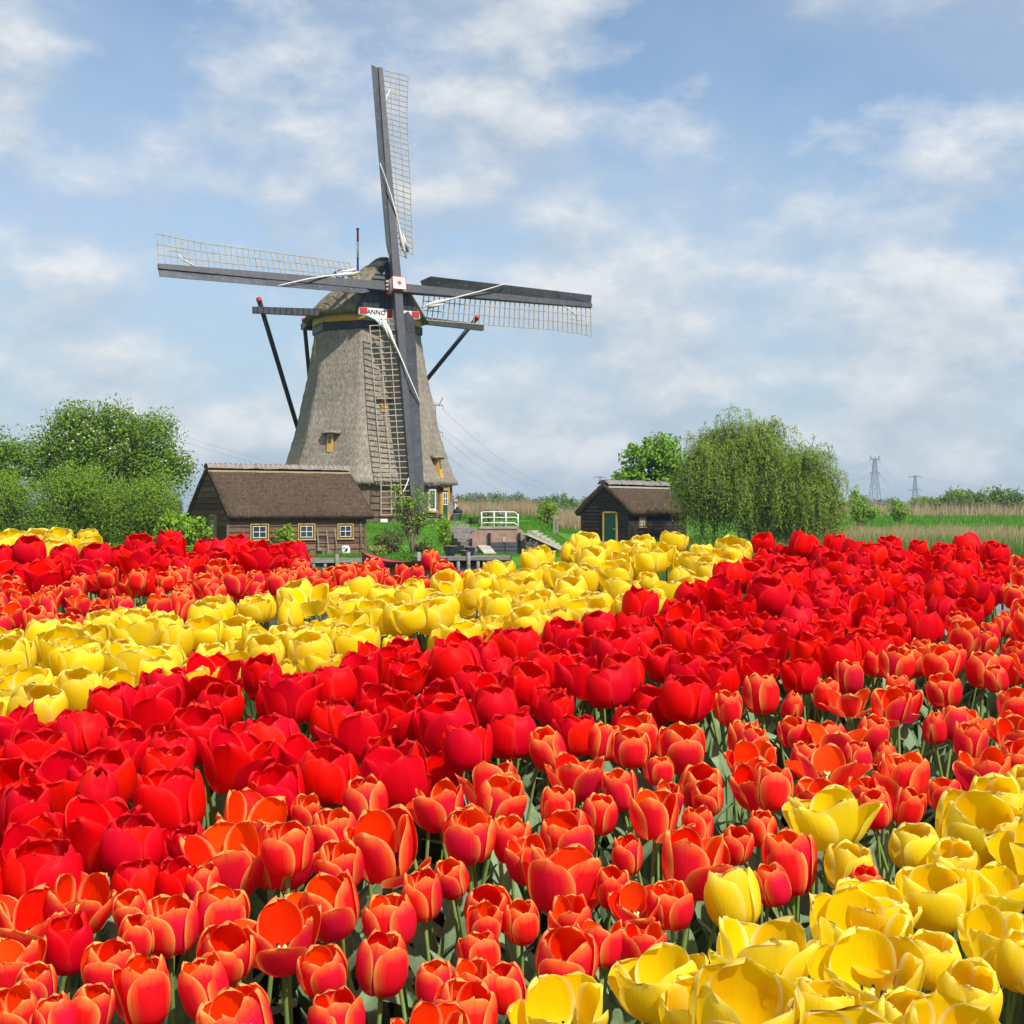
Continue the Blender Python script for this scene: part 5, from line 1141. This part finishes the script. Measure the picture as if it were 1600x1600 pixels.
KIND = {
 'orange': dict(W=.074, bloom=[
   # description, height, half width, radius profile, opening of the six petals, waviness, point
   ('egg-shaped half closed', .072, .0275, [.004, .016, .027, .0325, .0315, .0265, .021], [.02, 0, .05, .0, .03, .02], .0008, .12),
   ('plump cup-shaped', .068, .029, [.004, .018, .030, .0355, .0355, .031, .026], [.08, .0, .02, .05, .10, .0], .0010, .16),
   ('slender pointed', .076, .026, [.004, .015, .025, .0300, .0300, .0265, .022], [.0, .05, .12, .0, .02, .04], .0010, .06),
   ('one-petal-folded-out', .068, .0285, [.004, .017, .029, .0345, .036, .034, .031], [.10, .05, .75, .02, .12, .06], .0014, .12),
   ('wide open goblet-shaped', .068, .0295, [.004, .018, .030, .037, .040, .040, .039], [.22, .06, .16, .10, .55, .08], .0016, .14),
   ('small tight-budded', .062, .0185, [.004, .014, .0205, .0225, .0195, .0130, .006], [0, 0, .02, 0, .0, .0], .0006, .05),
   ('blown wide', .064, .0285, [.004, .018, .030, .038, .043, .046, .048], [.75, .15, .95, .20, .60, .12], .0022, .12),
   ('loose leaning-petalled', .070, .028, [.004, .017, .028, .034, .0345, .032, .029], [.35, .02, .05, .03, .40, .02], .0012, .10)]),
 'red': dict(W=.104, bloom=[
   ('broad cup-shaped', .086, .041, [.005, .024, .040, .0475, .0470, .043, .039], [.04, 0, .08, .02, .03, .04], .0022, .10),
   ('flaring pointed', .090, .038, [.005, .022, .037, .0450, .0480, .0500, .053], [.10, .02, .18, .05, .06, .08], .0030, .05),
   ('full rounded', .084, .043, [.005, .026, .042, .0490, .0470, .0405, .034], [.0, .02, .03, .0, .05, .02], .0022, .16),
   ('ragged open', .086, .039, [.005, .023, .038, .0470, .0500, .0510, .052], [.28, .05, .12, .12, .45, .05], .0036, .07),
   ('tall half closed', .092, .037, [.005, .021, .034, .0405, .0400, .0355, .031], [.03, .0, .05, .02, .02, .0], .0022, .08),
   ('small tight-budded', .078, .027, [.005, .019, .028, .0310, .0270, .0185, .010], [0, 0, .02, 0, .0, .0], .0012, .05),
   ('blown wide', .080, .040, [.005, .024, .040, .0490, .0550, .0580, .060], [.7, .12, .95, .18, .55, .15], .0036, .08),
   ('loose droop-petalled', .086, .040, [.005, .024, .039, .0470, .0480, .0465, .045], [.08, .02, .80, .05, .10, .03], .0028, .09)]),
 'yellow': dict(W=.106, bloom=[
   ('tall egg-shaped', .088, .038, [.005, .022, .036, .0430, .0425, .037, .031], [.02, .0, .12, .0, .02, .03], .0020, .20),
   ('broad bowl-shaped', .076, .043, [.005, .026, .042, .0500, .0510, .0485, .045], [.06, .02, .10, .03, .05, .03], .0017, .26),
   ('wide open', .074, .044, [.005, .026, .043, .0525, .0545, .0530, .051], [.22, .08, .30, .10, .18, .12], .0022, .24),
   ('full rounded', .078, .043, [.005, .026, .042, .0495, .0480, .042, .036], [.02, .0, .05, .02, .02, .0], .0024, .24),
   ('frilled open', .080, .041, [.005, .024, .040, .0490, .0510, .0500, .050], [.35, .05, .15, .14, .50, .06], .0028, .20),
   ('small tight-budded', .076, .027, [.005, .019, .028, .0310, .0270, .0185, .010], [0, 0, .02, 0, .0, .0], .0010, .10),
   ('blown wide', .074, .042, [.005, .025, .042, .0510, .0560, .0580, .060], [.65, .12, .90, .18, .60, .15], .0030, .20),
   ('loose droop-petalled', .080, .040, [.005, .024, .039, .0470, .0475, .0450, .042], [.70, .04, .10, .02, .12, .04], .0019, .20)]),
}
HS = .38
VAR = {}
for ck, K in KIND.items():
    VAR[ck] = []
    for vi, (desc, H, hw, rp, op, wav, pt) in enumerate(K['bloom']):
        hw *= 1.16
        pieces = []; low = []
        for q in range(6):
            seed = hash((len(ck), vi, q)) % 100000; g = np.random.default_rng(seed)
            outer = q % 2 == 0
            V, Fq, uv = petal_arr(H * (g.uniform(.93, 1.0) if outer else g.uniform(.98, 1.05)), hw * g.uniform(.94, 1.05) * (1.0 if outer else .97), rp, q * math.pi / 3 + g.normal(0, .06), op[q], 1.0 if outer else .86, wav, seed, pt)
            V[:, 2] += HS; pieces.append(('petal', V, Fq, uv, 'petal_' + ck))
            g = np.random.default_rng(seed); V, Fq, uv = petal_arr(H * (g.uniform(.93, 1.0) if outer else g.uniform(.98, 1.05)), hw * g.uniform(.94, 1.05) * (1.0 if outer else .97), rp, q * math.pi / 3 + g.normal(0, .06), op[q], 1.0 if outer else .86, wav, seed, pt, 4, 6)
            V[:, 2] += HS; low.append((V, Fq, uv, 'petal_' + ck))
        V, Fq, uv = stem_arr(HS + .004, 0, vi + 50); pieces.append(('stem', V, Fq, uv, 'stem')); low.append((*stem_arr(HS + .004, 0, vi + 50, 4, 3), 'stem'))
        for q in range(3):
            V, Fq, uv = leaf_arr([.31, .28, .24][q] * random.uniform(.9, 1.15), [.025, .028, .022][q] * random.uniform(.9, 1.2), q * 2.2 + random.uniform(-.5, .5) + vi, random.uniform(.15, .75), vi * 9 + q); pieces.append(('leaf', V, Fq, uv, 'leaf')); low.append((V, Fq, uv, 'leaf'))
        if 'open' in desc or 'folded' in desc or 'blown' in desc:
            b = MB(); b.lathe([(.0035, HS), (.0042, HS + .018), (.0034, HS + .022)], n=6); 
            for q in range(3): a = q * 2.1; b.tube([(0, 0, HS + .021), (.005 * math.cos(a), .005 * math.sin(a), HS + .0255), (.0062 * math.cos(a), .0062 * math.sin(a), HS + .023)], [.0026, .0024, .001], 5)
            pieces.append(('pistil', b, None, None, 'pistil'))
            for q in range(6):
                a = q * 1.047 + .4; b = MB(); b.tube([(.004 * math.cos(a), .004 * math.sin(a), HS + .002), (.011 * math.cos(a), .011 * math.sin(a), HS + .010), (.013 * math.cos(a), .013 * math.sin(a), HS + .024)], [.0008, .0010, .0022], 4); pieces.append(('stamen', b, None, None, 'stamen'))
        out = []
        for nm, a, f, uv, mm in pieces:
            if isinstance(a, MB): out.append((nm, a.mesh(nm, M[mm]), None))
            else: out.append((nm, arr_mesh(nm, a, [f], M[mm], uv), (a, f, uv, mm)))
        VAR[ck].append((desc, H, out, low))

BANDS = [  # on the plane of the blooms, as corners seen in the photograph: colour, place in words, group, outline
 ('yellow', 'yellow corner', 'yellow tulips in the nearest corner', [(800, 1720), (830, 1590), (955, 1500), (1070, 1420), (1090, 1350), (1180, 1370), (1210, 1450), (1270, 1400), (1290, 1300), (1390, 1265), (1480, 1235), (1600, 1220), (2050, 1130), (2200, 1720)]),
 ('yellow', 'far yellow end', 'yellow tulips at the far end before the shrubs', [(-300, 842), (0, 842), (150, 850), (140, 868), (-300, 880)]),
 ('red', 'back red band', 'red tulips in the back band', [(-400, 876), (140, 872), (270, 858), (350, 857), (470, 868), (475, 900), (330, 905), (200, 915), (0, 925), (-400, 945)]),
 ('orange', 'narrow orange band', 'orange tulips in the narrow back band', [(-400, 938), (0, 925), (200, 910), (330, 905), (475, 900), (640, 897), (760, 897), (800, 885), (790, 896), (720, 915), (600, 925), (440, 945), (230, 962), (60, 985), (-400, 1030)]),
 ('yellow', 'broad yellow band', 'yellow tulips in the broad band', [(-400, 1035), (60, 985), (230, 962), (440, 945), (600, 925), (720, 915), (790, 896), (840, 870), (1000, 862), (1090, 856), (1175, 862), (1165, 890), (1120, 925), (1000, 962), (860, 990), (700, 1010), (540, 1040), (420, 1060), (300, 1080), (150, 1105), (-400, 1190)]),
 ('red', 'broad red band', 'red tulips in the broad middle band', [(-400, 1195), (150, 1105), (300, 1080), (420, 1060), (540, 1040), (700, 1010), (860, 990), (1000, 962), (1120, 925), (1185, 880), (1190, 862), (1290, 852), (1400, 858), (1560, 862), (1565, 900), (1545, 950), (1440, 1000), (1340, 1050), (1190, 1100), (1010, 1130), (860, 1170), (680, 1235), (480, 1265), (310, 1300), (130, 1380), (-400, 1500)]),
 ('orange', 'wide orange band', 'orange tulips in the wide front band', [(-400, 1510), (130, 1385), (310, 1300), (480, 1265), (680, 1238), (860, 1172), (1010, 1132), (1190, 1102), (1340, 1052), (1440, 1002), (1548, 950), (1572, 890), (1700, 880), (2100, 900), (2100, 1130), (1600, 1220), (1480, 1235), (1390, 1265), (1290, 1300), (1260, 1400), (1210, 1450), (1180, 1370), (1090, 1350), (1070, 1420), (955, 1500), (830, 1590), (800, 1720), (-500, 1720)]),
]
def inside(px, py, poly):
    c = False; j = len(poly) - 1
    for i in range(len(poly)):
        (xi, yi), (xj, yj) = poly[i], poly[j]
        if (yi > py) != (yj > py) and px < (xj - xi) * (py - yi) / (yj - yi) + xi: c = not c
        j = i
    return c
# blooms one can pick out near the viewer: where they stand, apparent width, form
NEAR = {'orange': """48 1448 100 4;123 1415 100 3;205 1425 65 0;265 1447 95 1;345 1430 90 1;352 1352 115 4;318 1385 65 2;352 1493 92 1;215 1465 60 0;172 1515 90 1;225 1550 105 2;320 1545 95 2;142 1580 80 0;385 1580 78 1;10 1520 100 4;55 1545 70 0;25 1592 95 2;88 1596 52 0;
478 1272 58 2;522 1302 78 1;440 1340 100 5;530 1355 80 1;600 1326 112 3;685 1262 80 3;733 1300 80 1;772 1228 84 5;797 1312 72 2;660 1400 76 2;705 1374 60 0;515 1418 100 5;440 1470 102 4;610 1440 86 1;505 1520 80 1;598 1508 96 0;757 1447 60 2;750 1490 68 1;680 1540 70 0;745 1547 90 2;525 1594 92 1;725 1588 108 1;790 1545 52 0;
870 1262 65 2;968 1235 65 2;937 1273 64 0;1043 1252 58 2;1105 1248 58 0;1180 1230 76 5;888 1310 88 1;1090 1292 62 2;980 1337 60 2;1085 1350 108 5;1150 1322 60 0;1190 1296 56 0;825 1345 76 5;880 1376 112 4;893 1440 80 2;955 1387 58 2;940 1475 76 3;995 1422 62 4;1047 1415 76 1;1005 1477 60 3;815 1442 66 0;1207 1384 66 0;
1277 1252 70 3;1368 1266 60 0;1420 1262 60 2;1475 1242 55 1;1412 1215 82 5;1535 1210 82 3;1352 1385 40 0;945 1160 60 0;1065 1170 80 1;1175 1165 60 2;1260 1190 60 2;1340 1185 52 0;1030 1205 50 1;1190 1085 65 0;1412 1040 44 0;1410 1100 58 3;1290 1085 50 2;1490 1130 54 0;1400 1210 54 1;1240 1145 50 1""",
 'red': """20 1242 118 2;100 1238 128 5;160 1222 110 0;265 1255 122 0;50 1345 106 1;155 1312 126 1;298 1328 54 4;215 1382 66 2;275 1384 52 4;107 1477 52 4;432 1242 96 0;510 1213 104 2;615 1218 122 5;700 1140 110 0;800 1150 88 2;370 1195 110 1;310 1150 100 0;240 1115 100 3;180 1110 96 0;130 1150 90 2;60 1190 110 0;20 1150 90 1;330 1075 100 1;440 1095 90 2;490 1080 80 0;560 1150 100 3;620 1125 90 0;260 1080 86 0;720 1030 76 1;880 1000 74 0;560 1060 84 1;410 1060 80 4""",
 'yellow': """1145 1405 108 0;1030 1540 134 2;880 1592 132 2;1095 1588 132 1;1190 1500 150 4;1328 1358 90 0;1430 1325 88 3;1530 1300 136 1;1460 1405 122 1;1365 1425 110 2;1345 1467 148 4;1455 1502 86 3;1360 1535 152 2;1555 1470 112 5;1512 1562 126 0;1597 1505 96 0;1285 1578 112 1;1200 1585 80 5;1560 1395 92 4;1596 1230 64 0;1490 1350 72 3;1600 1330 100 1;1415 1600 110 3;40 1085 96 1;125 1085 90 0;210 1040 96 2;290 1070 86 4;100 1020 90 1"""}
TUL = []
def bloom_pt(px, py): d = 1200 / (py - 560); return (px - 800) / F * d, d
def add_tulip(px, py, ck, band, scale, vi, raised=0.0):
    x, y = bloom_pt(px, py); TUL.append(dict(x=x, y=y, px=px, py=py, ck=ck, band=band, s=scale, vi=vi, up=raised))
for ck, txt in NEAR.items():
    for row in txt.replace('\n', '').split(';'):
        px, py, wpx, vi = (float(q) for q in row.split()); d = 1200 / (py - 560)
        s = np.clip(wpx / F * d / KIND[ck]['W'], .62, 1.22); bnd = None
        if ck == 'red': bnd = 5
        elif ck == 'orange': bnd = 6
        else: bnd = 0 if py > 1150 else 4
        add_tulip(px, py, ck, bnd, s, 7 if vi == 5 else int(vi))
# a few blooms that stand clear above the far edge
for px, py, ck, bnd, s, vi, r in ((265, 862, 'red', 2, 1.0, 4, .02), (325, 862, 'red', 2, .95, 2, .0), (15, 850, 'yellow', 1, 1.1, 1, .0), (85, 866, 'yellow', 1, 1.1, 3, .0), (672, 884, 'orange', 3, .85, 0, .015), (1145, 866, 'yellow', 4, 1.15, 1, .0), (1305, 856, 'red', 5, .95, 4, .0), (1510, 858, 'red', 5, .95, 2, .01)): add_tulip(px, py, ck, bnd, s, vi, r)
SP = {'orange': .073, 'red': .086, 'yellow': .087}
pts = [(t['x'], t['y'], SP[t['ck']] * t['s'] * 1.2) for t in TUL]
cand = rng.uniform(0, 1, (60000, 2)); A = np.array(pts)
n_try = 0
buf = np.zeros((6000, 3)); buf[:len(A)] = A; nb_ = len(A)
for cx, cy in cand:
    d = math.sqrt(1.0 ** 2 + cy * (4.15 ** 2 - 1.0 ** 2)); px = -330 + 2260 * cx; py = 560 + 1200 / d
    for bi, (ck, _, _, poly) in enumerate(BANDS):
        if inside(px, py, poly): break
    else: continue
    x = (px - 800) / F * d; r = SP[ck] * (1.0 if bi == 6 else .96 if bi in (0,) else .87)
    dd = np.hypot(buf[:nb_, 0] - x, buf[:nb_, 1] - d)
    if (dd < (buf[:nb_, 2] + r) / 2).any(): continue
    buf[nb_] = (x, d, r); nb_ += 1
    TUL.append(dict(x=x, y=d, px=px, py=py, ck=ck, band=bi, s=float(np.clip(rng.normal(.84 if ck == 'red' else .87, .10), .62, 1.08)), vi=int(rng.choice(8, p=dict(orange=[.22, .21, .18, .10, .07, .06, .05, .11], red=[.29, .11, .25, .05, .20, .04, .01, .05], yellow=[.28, .21, .05, .25, .06, .05, .02, .08])[ck])), up=float(rng.normal(0, .017))))
for t in TUL:
    la = R(9) + rng.normal(0, R(8)); lb = rng.normal(0, R(8)); g = t['s']
    mx = Matrix.Rotation(la, 4, 'X') @ Matrix.Rotation(lb, 4, 'Y') @ Matrix.Rotation(rng.uniform(0, 2 * math.pi), 4, 'Z') @ Matrix.Scale(g, 4)
    H = VAR[t['ck']][t['vi']][1]; c = mx @ Vector((0, 0, HS + H * .5)); zb = 2.0 + .12 * t['y'] + t['up']
    mx.translation = Vector((t['x'], t['y'], zb)) - c; t['mx'] = mx
UNIQUE = {(1145, 1405): 'tall yellow tulip standing alone among the orange ones at the yellow corner', (1360, 1535): 'wide open yellow tulip showing its pale pistil near the bottom edge', (1530, 1300): 'large broad yellow bowl at the top of the nearest yellow corner', (1328, 1358): 'yellow egg-shaped tulip with a small orange one peeping from behind', (1512, 1562): 'closed yellow tulip lowest in the bottom corner of the bed', (1190, 1500): 'big ragged yellow tulip with one petal hanging towards the viewer', (600, 1326): 'orange-red tulip with one long petal folded out beside the middle stems', (598, 1508): 'large egg-shaped orange tulip with a magenta outer petal low in the middle', (505, 1520): 'rounded orange tulip just beside the large egg-shaped one near the bottom', (733, 1300): 'orange-red tulip on two tall bare stems below the red band', (615, 1218): 'red tulip with a drooping front petal just above the orange band', (155, 1312): 'large flaring red tulip nearest the viewer beside the first orange blooms', (50, 1345): 'red tulip low at the edge of the red band beside the flaring one', (265, 862): 'single red tulip rising above the back band before the shed gable', (672, 884): 'single orange-red tulip rising in front of the grassy bank', (1510, 858): 'red tulip standing up at the far corner of the broad red band', (1145, 866): 'last big yellow tulip at the far corner of the broad yellow band', (1047, 1415): 'round orange-red tulip beside the lone tall yellow one', (1277, 1252): 'orange-red tulip on tall stems with its lowest petal folded down', (880, 1376): 'wide open orange tulip showing its pistil in the middle of the front band', (352, 1352): 'wide orange goblet beside small dark red blooms', (440, 1470): 'wide open orange goblet near the bottom edge beside bare stems'}
rest = {'orange': [], 'red': [], 'yellow': []}
cnt = {'orange': 0, 'red': 0, 'yellow': 0}
TUL.sort(key=lambda t: t['y'])
def line_up(px): return next(b for a, b in ((290, 'green shrubs'), (590, 'brown shed'), (720, 'mill'), (890, 'brick lock'), (1040, 'small dark shed'), (1320, 'weeping willow'), (9999, 'meadow hedge')) if px < a)
med = {}
for t in TUL: med.setdefault((t['band'], line_up(t['px'])), []).append(t['py'])
med = {k: sorted(v)[len(v) // 2] for k, v in med.items()}
for t in TUL:
    ck = t['ck']; inview = -40 < t['px'] < 1640 and t['py'] < 1650
    if not inview or cnt[ck] >= 300: rest[ck].append(t); continue
    cnt[ck] += 1; desc, H, pcs, _ = VAR[ck][t['vi']]; _, place, grp, _ = BANDS[t['band']]
    o = bpy.data.objects.new(ck + '_tulip', None); o.empty_display_size = .02; COL.objects.link(o); o.matrix_basis = t['mx']
    key = (int(t['px']), int(t['py']))
    word = {'orange': 'orange-red', 'red': 'red', 'yellow': 'yellow'}[ck]
    row = 'front' if t['py'] >= med[(t['band'], line_up(t['px']))] else 'back'
    tag(o, UNIQUE.get(key, f"{desc} {word} tulip, {row} of {place}, below {line_up(t['px'])}"), ck + ' tulip', grp)
    for nm, me, _ in pcs:
        c = bpy.data.objects.new(nm, me); COL.objects.link(c); c.parent = o
for ck, ts in rest.items():
    if not ts: continue
    mats = ['petal_' + ck, 'stem', 'leaf']; VV, FF, UU, MI = [], [], [], []; off_ = 0
    for t in ts:
        m3 = np.array(t['mx'])
        for V, f, uv, mm in VAR[ck][t['vi']][3]:
            VV.append(V @ m3[:3, :3].T + m3[:3, 3]); FF.append(f + off_); UU.append(uv); MI.append(np.full(len(f), mats.index(mm))); off_ += len(V)
    me = arr_mesh('tulip_mass', np.concatenate(VV), [np.concatenate(FF)], [M[q] for q in mats], np.concatenate(UU), np.concatenate(MI))
    tag(link(bpy.data.objects.new(ck + '_tulip_mass', me)), kind='stuff')
print('tulips', len(TUL), cnt, {k: len(v) for k, v in rest.items()})
